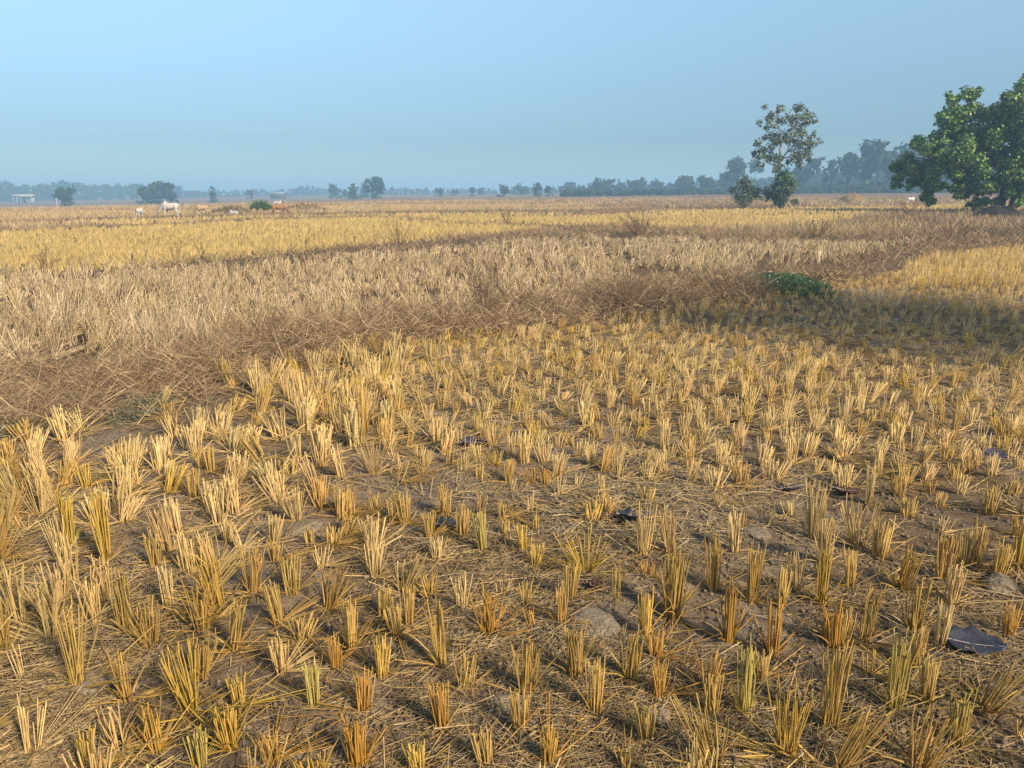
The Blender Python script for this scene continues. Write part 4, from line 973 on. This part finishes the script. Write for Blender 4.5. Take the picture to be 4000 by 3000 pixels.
def big_tree():
    D = float(np.hypot(*bigtree_xy)); sc = 2.9625
    def P(zx, zy, dd=0.0): return at_range(3440 + zx / sc, 300 + zy / sc, D + dd)
    k = D / FPX / sc
    g = np.array([bigtree_xy[0], bigtree_xy[1], 0]); g[2] = float(height(g[:1], g[1:2])[0])
    root = empty('broadleaf_tree', g)
    tag(root, 'big dense broad-leaved green tree cut by the right edge, casting dark shade', 'tree')
    puffs = """1000 230 90;870 260 60;1090 205 60;1080 320 85;950 380 115;820 420 105;720 490 85;880 520 125;1040 480 125;1440 300 105;1330 370 75;1560 360 125;1250 450 105;1450 480 125;1600 520 125;760 650 105;620 730 75;700 760 105
850 760 135;1000 700 115;1150 620 135;1350 650 135;1550 700 135;420 790 85;345 790 45;540 850 115;700 920 125;870 930 125;1020 880 125;1180 840 135;1400 850 125;1600 880 115;200 1030 75;130 1040 35;300 960 95;400 1030 115;550 1060 115
330 1140 95;220 1170 65;180 1250 45;330 1240 55;460 1180 85;600 1180 105;560 1330 80;570 1450 50;500 1390 40;700 1270 60;760 1080 95;900 1130 105;880 1260 85;1050 1050 125;1250 1000 125;1300 1150 115;1080 1220 115;960 1370 70;1150 1350 95;1300 1290 95
1180 1450 70;1080 1470 50;1330 1430 50;1500 1050 115;1620 1100 115;1580 1280 105;1470 1330 75;1620 1400 70;1650 110 75;1720 210 110;1780 420 150;1800 640 150;1790 860 150;1800 1080 150;1790 1290 130;1950 300 130;1980 560 160;2000 800 160;1980 1050 150;1960 1280 120;2150 520 150;2180 800 160;2150 1080 140;2330 780 140;2320 1000 130;2250 1250 110;1900 130 110"""
    cr = MB(); tr = MB(); cx, cy = 1500, 850
    fork = P(1480, 1180); 
    limb(tr, g - np.array([0, 0, 0.1]), fork, 0.30, 0.2, 0.05, 9, 8)
    limb(tr, g + np.array([0.9, 0.2, -0.1]), P(1700, 1050, 0.3), 0.24, 0.15, 0.05, 9, 8)
    hubs = [fork, P(1700, 1050, 0.3), P(1150, 900, -0.5), P(900, 1000), P(1250, 620), P(1500, 600, 0.4), P(1000, 520), P(1900, 700, 0.3), P(650, 980)]
    for a, b, r in ((0, 2, 0.14), (2, 3, 0.1), (0, 4, 0.13), (1, 5, 0.13), (4, 6, 0.08), (1, 7, 0.12), (3, 8, 0.07)): limb(tr, hubs[a], hubs[b], r, r * 0.65, 0.08, 8, 6)
    for q in puffs.replace('\n', ';').split(';'):
        x, y, r = [float(v) for v in q.split()]
        e = 1 - ((x - cx) / 1400) ** 2 - ((y - cy) / 820) ** 2
        dep = 2.6 * math.sqrt(max(e, 0.04))
        for s_ in ((-1, 1) if e > 0.25 else (-0.5, 0.5)):
            R = r * k * (1.0 if s_ <= 0 else 1.0)
            c = P(x + rng.normal(0, 8), y + rng.normal(0, 8), s_ * dep * rng.uniform(0.45, 1.05))
            h = min(hubs, key=lambda h: np.linalg.norm(h - c)); limb(tr, h, c, 0.04, 0.012, 0.1, 6, 5)
            base = np.array([(0.115, 0.195, 0.036), (0.155, 0.255, 0.040), (0.21, 0.32, 0.05)][rng.integers(3)])
            n = int(60 * (r / 100) ** 2) + 8
            for q_ in range(2):
                puff_leaves(cr, c + rng.normal(0, R * 0.35, 3), R * 0.70, int(n * 1.6) + 2, 0.092, base, 0.35, 6, 0.7, (1, 1, 0.85))
    # inner foliage so the crown is not hollow
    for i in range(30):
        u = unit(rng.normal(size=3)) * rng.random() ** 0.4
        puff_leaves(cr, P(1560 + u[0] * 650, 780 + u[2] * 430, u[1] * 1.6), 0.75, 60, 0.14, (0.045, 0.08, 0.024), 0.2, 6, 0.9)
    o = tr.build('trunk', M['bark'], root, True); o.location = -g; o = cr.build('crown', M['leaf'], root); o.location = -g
big_tree()

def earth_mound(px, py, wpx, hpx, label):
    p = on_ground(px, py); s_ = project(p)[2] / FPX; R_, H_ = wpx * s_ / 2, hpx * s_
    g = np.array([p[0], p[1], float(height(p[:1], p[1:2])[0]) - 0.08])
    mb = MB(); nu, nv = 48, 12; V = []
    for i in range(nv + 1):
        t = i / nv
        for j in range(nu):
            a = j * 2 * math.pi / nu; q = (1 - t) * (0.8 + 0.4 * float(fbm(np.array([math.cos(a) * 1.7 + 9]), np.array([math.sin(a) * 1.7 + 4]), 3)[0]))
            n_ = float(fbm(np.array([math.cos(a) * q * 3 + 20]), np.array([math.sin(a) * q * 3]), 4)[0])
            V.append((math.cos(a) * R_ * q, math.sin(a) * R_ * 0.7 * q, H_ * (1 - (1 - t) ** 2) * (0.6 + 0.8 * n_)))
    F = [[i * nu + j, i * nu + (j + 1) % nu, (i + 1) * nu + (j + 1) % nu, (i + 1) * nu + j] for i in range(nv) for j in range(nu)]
    mb.add(V, F); o = mb.build('earth_mound', M['shadedearth'], None, True); o.location = g; tag(o, label, 'earth mound')
earth_mound(3900, 846, 230, 44, 'dark bare earth mound with painted shade at the foot of the big green tree')
# a neighbour of it just out of the picture on the right: its shade falls across the near plot
def shade_tree(x, y, H, R, npuff, label, leaf=0.13):
    z = float(height(np.array([x]), np.array([y]))[0]); g = np.array([x, y, z])
    root = empty('broadleaf_tree', g); tag(root, label, 'tree')
    tr = MB(); cr = MB()
    top = np.array([0, 0, H * 0.55]); limb(tr, (0, 0, -0.1), top, 0.2, 0.12, 0.05, 8, 8)
    for i in range(npuff):
        u = unit(rng.normal(size=3)); c = np.array([0, 0, H * 0.68]) + u * np.array([R, R, H * 0.3]) * rng.uniform(0.45, 1.0)
        limb(tr, top * rng.uniform(0.7, 1), c, 0.045, 0.015, 0.1, 6, 5)
        puff_leaves(cr, c, R * 0.36, 44, leaf, (0.055, 0.10, 0.026), 0.25, 6, 0.8)
    tr.build('trunk', M['bark'], root, True); cr.build('crown', M['leaf'], root)
_s = on_ground(3650, 1270)
_hz = np.array([math.sin(SUN_AZ), math.cos(SUN_AZ)])
_q = _s[:2] + _hz * (5.2 / math.tan(SUN_EL))
shade_tree(_q[0], _q[1], 7.4, 3.0, 26, 'broad-leaved tree whose shade crosses the short stubble on the right')

# ---------------------------------------------------------------- far trees
def far_tree(x0, x1, top, base, d, label, tone=(0.05, 0.075, 0.04), form='round', group=None, name='far_tree', trunkw=0.16, dens=1.0):
    xc = (x0 + x1) / 2
    g = at_range(xc, base, d); g[2] = float(height(np.array([g[0]]), np.array([g[1]]))[0]) - 0.05
    T = at_range(xc, top, d); H = T[2] - g[2]
    W = (x1 - x0) * d / FPX
    root = empty(name, g); tag(root, label, 'tree', group or 'trees standing along the far edge of the fields')
    tr = MB(); cr = MB()
    crown0 = {'round': 0.12, 'tall': 0.22, 'umbrella': 0.55, 'bush': 0.02, 'column': 0.06}[form]
    cz = H * (1 + crown0) / 2; rz = H * (1 - crown0) / 2
    hub = np.array([0, 0, max(H * crown0, H * 0.25) + rz * 0.5])
    limb(tr, (0, 0, -0.2), hub, trunkw, trunkw * 0.6, 0.04, 6, 6)
    npf = int({'round': 15, 'tall': 17, 'umbrella': 11, 'bush': 14, 'column': 13}[form] * dens)
    pr = 0.23 * min(W, 2 * rz)
    skew = rng.normal(0, 0.12, 2) * W
    for i in range(npf):
        u = unit(rng.normal(size=3)); rr = rng.uniform(0.4, 1.0)
        lim = np.array([max(W / 2 - pr * 0.5, 0.1), max(W / 2 - pr * 0.5, 0.1), max(rz - pr * 0.6, 0.1)])
        c = np.array([0, 0, cz]) + u * lim * rr
        tt = (c[2] - (cz - rz)) / (2 * rz)
        c[:2] += skew * (tt - 0.5)
        if form == 'tall': c[:2] *= 1.2 - 0.75 * tt
        if form == 'column': c[:2] *= 1.0 - 0.35 * tt
        limb(tr, hub, c, trunkw * 0.35, trunkw * 0.1, 0.1, 4, 4)
        pq = pr * rng.uniform(0.55, 1.35)
        for q_ in range(3):
            puff_leaves(cr, c + rng.normal(0, pq * 0.4, 3), pq * rng.uniform(0.5, 0.85), int(26 * dens), max(0.16, pq * 0.24), np.array(tone) * rng.uniform(0.75, 1.3), 0.25, 4, 0.8)
        if rng.random() < 0.5:
            e_ = c + unit(rng.normal(size=3) + np.array([0, 0, 0.6])) * pq * 1.3
            puff_leaves(cr, e_, pq * 0.35, 10, max(0.14, pq * 0.2), tone, 0.2, 4, 0.9)
    if form in ('round', 'tall', 'column'):
        for q_ in range(7):       # undergrowth round the foot
            r_ = rng.uniform(0.10, 0.2) * H
            puff_leaves(cr, np.array([rng.normal(0, W * 0.25), rng.normal(0, W * 0.2), r_ * 0.7]), r_, 18, max(0.15, r_ * 0.3), np.array(tone) * 1.1, 0.25, 4, 0.9)
    tr.build('trunk', M['bark'], root, True); cr.build('crown', M['farleaf'], root)
FT = [(220, 290, 727, 794, 190, 'round bushy hazy tree standing alone near the white house', 'round'),
 (540, 602, 716, 778, 200, 'low round hazy tree, left one of the trio behind the white cow', 'round'),
 (585, 630, 697, 780, 204, 'slim hazy tree rising between two rounder ones, left part', 'tall'),
 (612, 686, 709, 781, 200, 'broad dark hazy tree, right one of the trio behind the white cow', 'round'),
 (818, 849, 729, 772, 220, 'small lone oval hazy tree right of the cow trio', 'column'),
 (964, 1002, 732, 772, 300, 'faint hazy tree behind the green bush near the cows', 'round'),
 (1276, 1330, 719, 771, 260, 'round hazy tree left of the two tall trees at centre', 'round'),
 (1335, 1362, 738, 771, 290, 'tiny hazy tree between the round and the columnar trees', 'round'),
 (1358, 1403, 702, 772, 205, 'columnar dark hazy tree left of the tallest centre tree', 'column'),
 (1408, 1452, 706, 769, 270, 'pale hazy tree tucked behind the tallest centre tree', 'round'),
 (1436, 1506, 684, 770, 205, 'tallest dark hazy tree in the centre of the far fields', 'tall'),
 (1696, 1736, 731, 768, 250, 'small round hazy tree right of the low wood, centre', 'round'),
 (1755, 1800, 735, 768, 290, 'pale low hazy tree, centre right of the small round one', 'round'),
 (1828, 1860, 730, 767, 240, 'small upright hazy tree with flat top, centre', 'tall'),
 (1862, 1900, 728, 766, 310, 'faint pale hazy tree behind the flat-topped one', 'round'),
 (1945, 1994, 720, 766, 190, 'dark spiky-topped hazy tree near the middle of the horizon', 'round'),
 (2014, 2062, 716, 762, 260, 'pale round hazy tree right of the spiky one', 'round'),
 (2078, 2120, 711, 760, 190, 'dark forked hazy tree, first of a pair', 'tall'),
 (2126, 2154, 717, 759, 190, 'narrow dark hazy tree, second of the pair', 'column'),
 (2188, 2256, 711, 757, 250, 'loose hazy tree right of the narrow pair', 'round'),
 (2298, 2398, 688, 754, 215, 'wide hazy tree beginning the long wood on the right', 'round'),
 (2400, 2440, 700, 752, 225, 'small crown in the wood right of the wide tree', 'round'),
 (2445, 2530, 693, 752, 225, 'spreading hazy tree in the wood, right of centre', 'round'),
 (2530, 2590, 697, 751, 230, 'feathery hazy tree in the long wood', 'tall'),
 (2640, 2712, 677, 750, 215, 'round-topped hazy tree standing above the long wood', 'round'),
 (2715, 2792, 680, 749, 205, 'bushy hazy tree left of the tall clumped tree', 'round'),
 (2795, 2860, 672, 748, 215, 'low crown under the tall clumped tree', 'round'),
 (2824, 2902, 609, 748, 190, 'tall clumped dark tree left of the leafy tree', 'tall'),
 (2912, 2978, 622, 747, 215, 'thin feathery tree half hidden by the leafy tree', 'umbrella'),
 (3060, 3150, 640, 746, 180, 'hazy tree right behind the leafy tree crown', 'round'),
 (3135, 3206, 608, 746, 180, 'leaning hazy tree showing right of the leafy tree', 'umbrella'),
 (3212, 3272, 613, 746, 185, 'pointed hazy tree left of the great dark clump', 'tall'),
 (3270, 3350, 594, 746, 170, 'lower left dome of the great dark clump', 'round'),
 (3340, 3450, 541, 746, 172, 'tallest pointed tree of the great dark clump on the right', 'tall'),
 (3430, 3502, 578, 746, 185, 'sparse pale tree on the right flank of the dark clump', 'tall'),
 (3480, 3620, 550, 746, 175, 'broad hazy tree half covered by the big green tree', 'round'),
 (3600, 3760, 560, 746, 190, 'hazy tree hidden behind the big green tree', 'round')]
for x0, x1, tp, bs, d, lab, fm in FT:
    d *= 1.4
    tone = (0.035, 0.056, 0.028) if x0 > 2700 else (0.04, 0.06, 0.034)
    far_tree(x0, x1, tp, bs, d, lab, tone, fm, dens=1.5 if x1 - x0 > 60 else 1.0)

def wood(xs, tops, base, d, label, step, tone=(0.05, 0.075, 0.045), psize=1.0, depth=25):
    d *= 1.4; mb = MB(); x = xs[0]
    while x < xs[-1]:
        tp = np.interp(x, xs, tops) + rng.normal(0, 4); dd = d + rng.uniform(0, depth)
        T = at_range(x, tp, dd); g = float(height(T[:1], T[1:2])[0]); H = max(T[2] - g, 1.0)
        r = H * 0.27 * psize
        for q in range(6):
            zz = g + r * 0.5 + (H - 1.3 * r) * (q / 5.0) * rng.uniform(0.85, 1.05)
            puff_leaves(mb, np.array([T[0] + rng.normal(0, r * 0.5), T[1] + rng.normal(0, r * 0.6), zz]), r * (1.15 - 0.08 * q), 26, max(0.3, r * 0.28), tone, 0.2, 4, 0.8)
        x += step * rng.uniform(0.6, 1.4)
    o = mb.build('distant_wood', M['farleaf']); tag(o, label, 'wood', None, 'stuff')
wood([-500, 0, 100, 150, 240, 330, 420, 560, 640, 700], [700, 700, 722, 716, 702, 716, 712, 712, 714, 724], 772, 400, 'hazy blue wood across the far left behind the white house', 14)
wood([680, 900, 1030, 1120, 1180, 1250, 1290], [740, 742, 738, 734, 722, 732, 742], 770, 440, 'faint low wood between the cows and the centre trees', 12)
wood([1290, 1420, 1510, 1600, 1700, 1780, 1900, 2010], [742, 738, 728, 732, 736, 734, 736, 738], 768, 380, 'faint low wood along the centre horizon', 12)
wood([2000, 2120, 2190, 2300], [728, 734, 728, 728], 760, 300, 'pale low wood between the narrow pair and the long wood', 12)
wood([2270, 2500, 2700, 2830, 3000, 3200, 3400, 3600, 3800, 4300], [718, 716, 708, 700, 690, 668, 660, 650, 640, 620], 748, 235, 'blue-green wood filling the right horizon behind the leafy tree', 12)
wood([2200, 2500, 2900, 3300, 3600, 4300], [738, 736, 730, 722, 718, 712], 747, 165, 'low greenish scrub at the foot of the right-hand wood', 9, (0.06, 0.09, 0.045), 1.2, 8)

# ---------------------------------------------------------------- green bush by the cows
def grass_bush():
    p = on_ground(1020, 827); g = np.array([p[0], p[1], float(height(p[:1], p[1:2])[0])]); s = project(g)[2] / FPX
    root = empty('green_bush', g); tag(root, 'bright green feathery bush among the grazing cattle', 'bush')
    n = 2600; mb = MB(); a = rng.random(n) * 6.28; r = np.sqrt(rng.random(n))
    W, H = 44 * s, 58 * s
    base = np.stack([np.cos(a) * r * W * 0.55, np.sin(a) * r * W * 0.5, np.zeros(n)], -1)
    d = np.stack([np.cos(a) * r * 0.9 + rng.normal(0, 0.3, n), np.sin(a) * r * 0.9 + rng.normal(0, 0.3, n), np.ones(n)], -1)
    hh = H * (1 - 0.55 * r ** 1.5) * rng.uniform(0.5, 1.08, n)
    blades(mb, base, d, hh, 0.03, 0.22, np.array([0.10, 0.17, 0.045])[None] * rng.uniform(0.6, 1.4, (n, 1)), 3)
    pos = base + unit(d) * (hh * rng.uniform(0.3, 0.95, n))[:, None]
    leaves(mb, pos, rng.normal(size=(n, 3)), rng.uniform(0.03, 0.07, n), np.array([0.085, 0.16, 0.042])[None] * rng.uniform(0.6, 1.4, (n, 1)), 4, 0.2, 0.4)
    mb.build('foliage', M['leaf'], root)
    st = MB()
    for i in range(9): limb(st, (0, 0, 0), (rng.normal(0, W * 0.35), rng.normal(0, W * 0.3), H * rng.uniform(0.5, 0.9)), 0.025, 0.01, 0.1, 5, 5)
    st.build('stems', M['palebark'], root, True)
grass_bush()
def mound_bush(px, py, label):
    p = on_ground(px, py); g = np.array([p[0], p[1], float(height(p[:1], p[1:2])[0])])
    root = empty('dry_bush', g); tag(root, label, 'dry bush'); mb = MB(); n = 900
    a = rng.random(n) * 6.28; r = np.sqrt(rng.random(n)) * 1.4
    x = np.cos(a) * r; y = np.sin(a) * r
    z = height(g[0] + x, g[1] + y) - g[2]
    blades(mb, np.stack([x, y, z], -1), np.stack([rng.normal(0, 0.6, n), rng.normal(0, 0.6, n), np.ones(n)], -1), rng.uniform(0.15, 0.5, n), 0.025, 0.3, np.array([0.21, 0.15, 0.085])[None] * rng.uniform(0.6, 1.3, (n, 1)), 3)
    tag(mb.build('twigs', M['drygrass'], root), kind='stuff')
mound_bush(1205, 820, 'grey-brown dry scrub on an earth mound right of the brown cow')
mound_bush(905, 834, 'brown dry scrub on a mound hiding the white cow lying behind it')

# ---------------------------------------------------------------- haystacks
def haystack(px, py, wpx, hpx, d, label):
    g = at_range(px, py, d); g[2] = float(height(g[:1], g[1:2])[0]); s = d / FPX; R, H = wpx * s / 2, hpx * s
    root = empty('haystack', g); tag(root, label, 'haystack')
    mb = MB(); nu, nv = 40, 16; V = []
    for i in range(nv + 1):
        t = i / nv; prof = math.cos(t * math.pi / 2) ** 0.6
        for j in range(nu):
            a = j * 2 * math.pi / nu
            n = float(fbm(np.array([math.cos(a) * 2 + 5 + t]), np.array([math.sin(a) * 2 + t * 3]), 3)[0])
            rr = R * prof * (0.85 + 0.3 * n); V.append((math.cos(a) * rr + R * 0.12 * t, math.sin(a) * rr, H * t * (0.92 + 0.12 * n)))
    F = [[i * nu + j, i * nu + (j + 1) % nu, (i + 1) * nu + (j + 1) % nu, (i + 1) * nu + j] for i in range(nv) for j in range(nu)]
    mb.add(V, F); mb.build('heap', M['hay'], root, True)
    mb = MB(); n = 1500; Va = np.array(V)[rng.integers(0, len(V), n)]
    blades(mb, Va, rng.normal(size=(n, 3)) + Va * np.array([0.6, 0.6, 0.2]), rng.uniform(0.1, 0.35, n), 0.03, 0.4, np.array([0.46, 0.31, 0.13])[None] * rng.uniform(0.6, 1.2, (n, 1)), 2)
    mb.build('loose_straw', M['drygrass'], root)
haystack(3328, 756, 84, 30, 105, 'rounded tan haystack in front of the dark clump of trees')
haystack(2186, 774, 46, 12, 105, 'small golden straw heap on the far field, right of centre')

# ---------------------------------------------------------------- cattle
def cow_mesh(name, graze=True):
    """one continuous hide: overlapping ellipsoids along the skeleton, fused and smoothed"""
    import bmesh
    bm = bmesh.new()
    def ball(x, y, z, rx, ry=None, rz=None, pitch=0.0):
        r = bmesh.ops.create_icosphere(bm, subdivisions=2, radius=1.0)
        M4 = Matrix.Translation((x, y, z)) @ Matrix.Rotation(pitch, 4, 'Y') @ Matrix.Diagonal((rx, ry or rx, rz or rx, 1))
        bmesh.ops.transform(bm, matrix=M4, verts=r['verts'])
    def chain(pts):
        for a, b in zip(pts[:-1], pts[1:]):
            a = np.array(a); b = np.array(b); L = np.linalg.norm((b - a)[:3]); n = max(2, int(L / (0.45 * min(a[3], b[3]))) + 1)
            for t in np.linspace(0, 1, n): q = a + (b - a) * t; ball(q[0], q[1], q[2], q[3], q[3] * (q[4] if len(q) > 4 else 1.0))
    # barrel: hips, loin, belly, chest, shoulder
    for x, z, rx, ry, rz in ((-0.62, 1.00, 0.26, 0.23, 0.25), (-0.42, 1.00, 0.30, 0.27, 0.28), (-0.18, 0.93, 0.34, 0.32, 0.33), (0.06, 0.90, 0.34, 0.33, 0.35), (0.28, 0.92, 0.30, 0.29, 0.34), (0.46, 0.97, 0.24, 0.22, 0.31)):
        ball(x, 0, z, rx, ry, rz)
    ball(0.40, 0, 1.28, 0.17, 0.10, 0.15)                       # hump
    ball(0.60, 0, 0.70, 0.10, 0.05, 0.20)                       # dewlap
    if graze: chain([(0.52, 0, 1.02, 0.22, 0.75), (0.80, 0, 0.78, 0.165, 0.75), (1.00, 0, 0.54, 0.13, 0.8), (1.06, 0, 0.42, 0.125, 0.85), (1.18, 0, 0.16, 0.085, 0.9)])
    else: chain([(0.50, 0, 1.02, 0.22, 0.75), (0.76, 0, 1.16, 0.16, 0.75), (0.94, 0, 1.28, 0.13, 0.8), (1.06, 0, 1.28, 0.125, 0.85), (1.32, 0, 1.14, 0.085, 0.9)])
    for s in (-1, 1):
        f = 0.06 * s; h = -0.10 * s
        chain([(0.40, s * 0.15, 0.80, 0.15), (0.40 + f, s * 0.15, 0.55, 0.09), (0.41 + f, s * 0.15, 0.40, 0.065), (0.40 + f * 1.6, s * 0.15, 0.12, 0.048), (0.43 + f * 1.6, s * 0.15, 0.04, 0.058)])
        chain([(-0.60, s * 0.14, 0.88, 0.22), (-0.56, s * 0.16, 0.66, 0.15), (-0.66 + h * 0.6, s * 0.15, 0.46, 0.078), (-0.64 + h, s * 0.15, 0.13, 0.05), (-0.60 + h, s * 0.15, 0.04, 0.06)])
    me = bpy.data.meshes.new(name); bm.to_mesh(me); bm.free()
    o = bpy.data.objects.new(name + '_blank', me); COL.objects.link(o)
    m = o.modifiers.new('fuse', 'REMESH'); m.mode = 'VOXEL'; m.voxel_size = 0.035
    m = o.modifiers.new('smooth', 'SMOOTH'); m.iterations = 6; m.factor = 0.5
    dg = bpy.context.evaluated_depsgraph_get(); dg.update()
    out = bpy.data.meshes.new_from_object(o.evaluated_get(dg)); out.name = name
    bpy.data.objects.remove(o, do_unlink=True)
    out.polygons.foreach_set('use_smooth', [True] * len(out.polygons)); out.materials.clear()
    return out
COW_G = cow_mesh('cow_body', True); COW_U = cow_mesh('calf_body', False)
def cow(px, py, hpx, heading, mat, label, graze=True, d=None, lying=False, hmat=None):
    g = on_ground(px, py) if d is None else at_range(px, py, d)
    g[2] = float(height(g[:1], g[1:2])[0]); s = project(g)[2] / FPX
    k = hpx * s / 1.37
    root = empty('cow', g); root.rotation_euler = (0, 0, heading); root.scale = (k, k, k)
    tag(root, label, 'cow', 'cattle grazing on the far stubble')
    if lying: root.location.z -= 0.50 * k
    bme = (COW_G if graze else COW_U).copy(); bme.materials.append(mat)
    link('body', bme, root)
    hd = np.array([1.05, 0, 0.44]) if graze else np.array([1.03, 0, 1.36])
    for sg in (-1, 1):
        mb = MB(); tube(mb, [hd + np.array([-0.02, sg * 0.07, 0.03]), hd + np.array([-0.02, sg * 0.16, 0.10]), hd + np.array([0.02, sg * 0.17, 0.24])], [0.03, 0.024, 0.008], 6); mb.build('horn', M['horn'], root, True)
        mb = MB(); leaves(mb, np.array([hd + np.array([-0.06, sg * 0.19, -0.02])]), np.array([[0.8, 0.1, 0.5]]), 0.12, np.array([[0.5, 0.42, 0.34]]), 6, 0.3, 0.5)
        e = mb.build('ear', hmat or mat, root); mod = e.modifiers.new('t', 'SOLIDIFY'); mod.thickness = 0.02
    mb = MB(); tube(mb, [(-0.80, 0, 1.14), (-0.90, 0, 1.02), (-0.91, 0.02, 0.6), (-0.90, 0.03, 0.38), (-0.90, 0.03, 0.22)], [0.04, 0.03, 0.022, 0.04, 0.012], 6); mb.build('tail', hmat or mat, root, True)
WHITE = mat_cow('white_hide', (0.54, 0.48, 0.40), (0.42, 0.36, 0.29), 0.7, 1.3)
TAN = mat_cow('tan_hide', (0.46, 0.31, 0.18), (0.30, 0.19, 0.10), 0.6, 1.1)
BROWN = mat_cow('brown_hide', (0.33, 0.165, 0.075), (0.24, 0.11, 0.05), 0.3, 1.1)
GREYW = mat_cow('grey_white_hide', (0.48, 0.44, 0.38), (0.34, 0.30, 0.26), 0.7, 1.3)
PIED = mat_cow('pied_hide', (0.70, 0.64, 0.58), (0.12, 0.08, 0.06), 0.72, 0.82)
cow(668, 851, 57, math.pi, WHITE, 'large white humped cow grazing with its head down to the left')
cow(549, 848, 36, math.radians(84), WHITE, 'small white calf seen from behind left of the large white cow')
cow(790, 838, 38, math.pi + 0.15, TAN, 'tan cow grazing half hidden in dry grass right of the large white cow')
cow(912, 838, 34, math.pi - 0.2, GREYW, 'whitish cow lying low behind the scrubby mound', True, 58, True)
cow(1092, 840, 44, 0.1, BROWN, 'reddish brown cow grazing to the right beside the green bush')
cow(1090, 822, 36, -0.35, GREYW, 'grey-white cow standing just behind the reddish brown cow', False, 74)
cow(3562, 762, 26, 0.05, PIED, 'white cow with dark head and rump resting left of the big tree', True, 112, True)

# ---------------------------------------------------------------- far house, roof and poles
def box(mb, c, s):
    c = np.array(c, float); s = np.array(s, float) / 2
    V = [c + s * np.array(q) for q in ((-1, -1, -1), (1, -1, -1), (1, 1, -1), (-1, 1, -1), (-1, -1, 1), (1, -1, 1), (1, 1, 1), (-1, 1, 1))]
    mb.add(V, [[0, 3, 2, 1], [4, 5, 6, 7], [0, 1, 5, 4], [1, 2, 6, 5], [2, 3, 7, 6], [3, 0, 4, 7]])
def house():
    d = 450.0; g = at_range(95, 784, d); g[2] = float(height(g[:1], g[1:2])[0]) - 0.1; s = d / FPX
    root = empty('white_house', g); tag(root, 'small white flat-roofed house with open porch on the far left', 'house'); root.rotation_euler = (0, 0, 0.27)
    W, H = 55 * s, at_range(95, 759, d)[2] - g[2]
    def pc(n, mat, *bx_):
        mb = MB(); [box(mb, c, z) for c, z in bx_]; return mb.build(n, mat, root)
    pc('wall', M['plaster'], ((0.08 * W, 1.2, H * 0.37), (W * 0.82, 2.4, H * 0.74)), ((W * 0.26, -0.6, H * 0.37), (W * 0.28, 1.4, H * 0.74)))
    pc('roof', M['plaster'], ((0, 0, H * 0.87), (W * 1.04, 5.4, H * 0.26)))
    for u in (-0.48, -0.28, -0.12, 0.46): pc('porch_post', M['plaster'], ((u * W, -2.2, H * 0.37), (0.28, 0.28, H * 0.74)))
    for u in (-0.2, 0.02): pc('door', M['darkroom'], ((u * W, -0.03, H * 0.29), (0.9, 0.08, H * 0.52)))
    pc('window', M['darkroom'], ((0.28 * W, -1.32, H * 0.38), (0.8, 0.06, H * 0.25)))
house()
def shed():
    d = 410.0; g = at_range(1088, 768, d); g[2] = float(height(g[:1], g[1:2])[0]); s = d / FPX
    root = empty('shed', g); tag(root, 'long pale-roofed shed showing through the haze right of the green bush', 'shed')
    zt = at_range(1088, 750, d)[2] - g[2]; W = 56 * s
    mb = MB(); mb.add([(-W / 2, -2, zt - 0.7), (W / 2, -2, zt - 0.7), (W / 2 - 0.6, 0, zt), (-W / 2 + 0.6, 0, zt), (-W / 2, 2, zt - 0.7), (W / 2, 2, zt - 0.7)], [[0, 1, 2, 3], [3, 2, 5, 4]])
    o = mb.build('roof', M['sheet'], root); o.modifiers.new('t', 'SOLIDIFY').thickness = 0.08
    mb = MB(); box(mb, (0, 0, (zt - 0.75) / 2), (W * 0.92, 3.4, zt - 0.75)); mb.build('wall', M['bark'], root)
shed()
def pole(px, top, base, d, label):
    g = at_range(px, base, d); g[2] = float(height(g[:1], g[1:2])[0]); T = at_range(px, top, d); H = T[2] - g[2]
    root = empty('utility_pole', g); tag(root, label, 'pole')
    mb = MB(); tube(mb, [(0, 0, 0), (0, 0, H)], [0.13, 0.09], 8); mb.build('post', M['pole'], root)
    mb = MB(); box(mb, (0, 0, H - 0.4), (1.4, 0.1, 0.1)); mb.build('crossarm', M['pole'], root)
pole(219, 735, 775, 320, 'thin pale pole beside the lone round tree on the far left')
pole(994, 738, 771, 390, 'thin faint pole behind the green bush')

# ================================================================== HAZE
def haze():
    mb = MB(); box(mb, (0, 0, 7.2), (3400, 3400, 20.0))
    m = bpy.data.materials.new('haze'); m.use_nodes = True; nt = m.node_tree; nt.nodes.remove(nt.nodes['Principled BSDF'])
    v = nt.nodes.new('ShaderNodeVolumePrincipled'); v.inputs['Color'].default_value = (*HAZE_COLOR, 1); v.inputs['Density'].default_value = HAZE_DENSITY
    v.inputs['Anisotropy'].default_value = 0.0
    nt.links.new(v.outputs[0], nt.nodes['Material Output'].inputs['Volume'])
    o = mb.build('haze', m); tag(o, 'thin pale morning haze over the whole plain', 'haze', None, 'stuff')
haze()
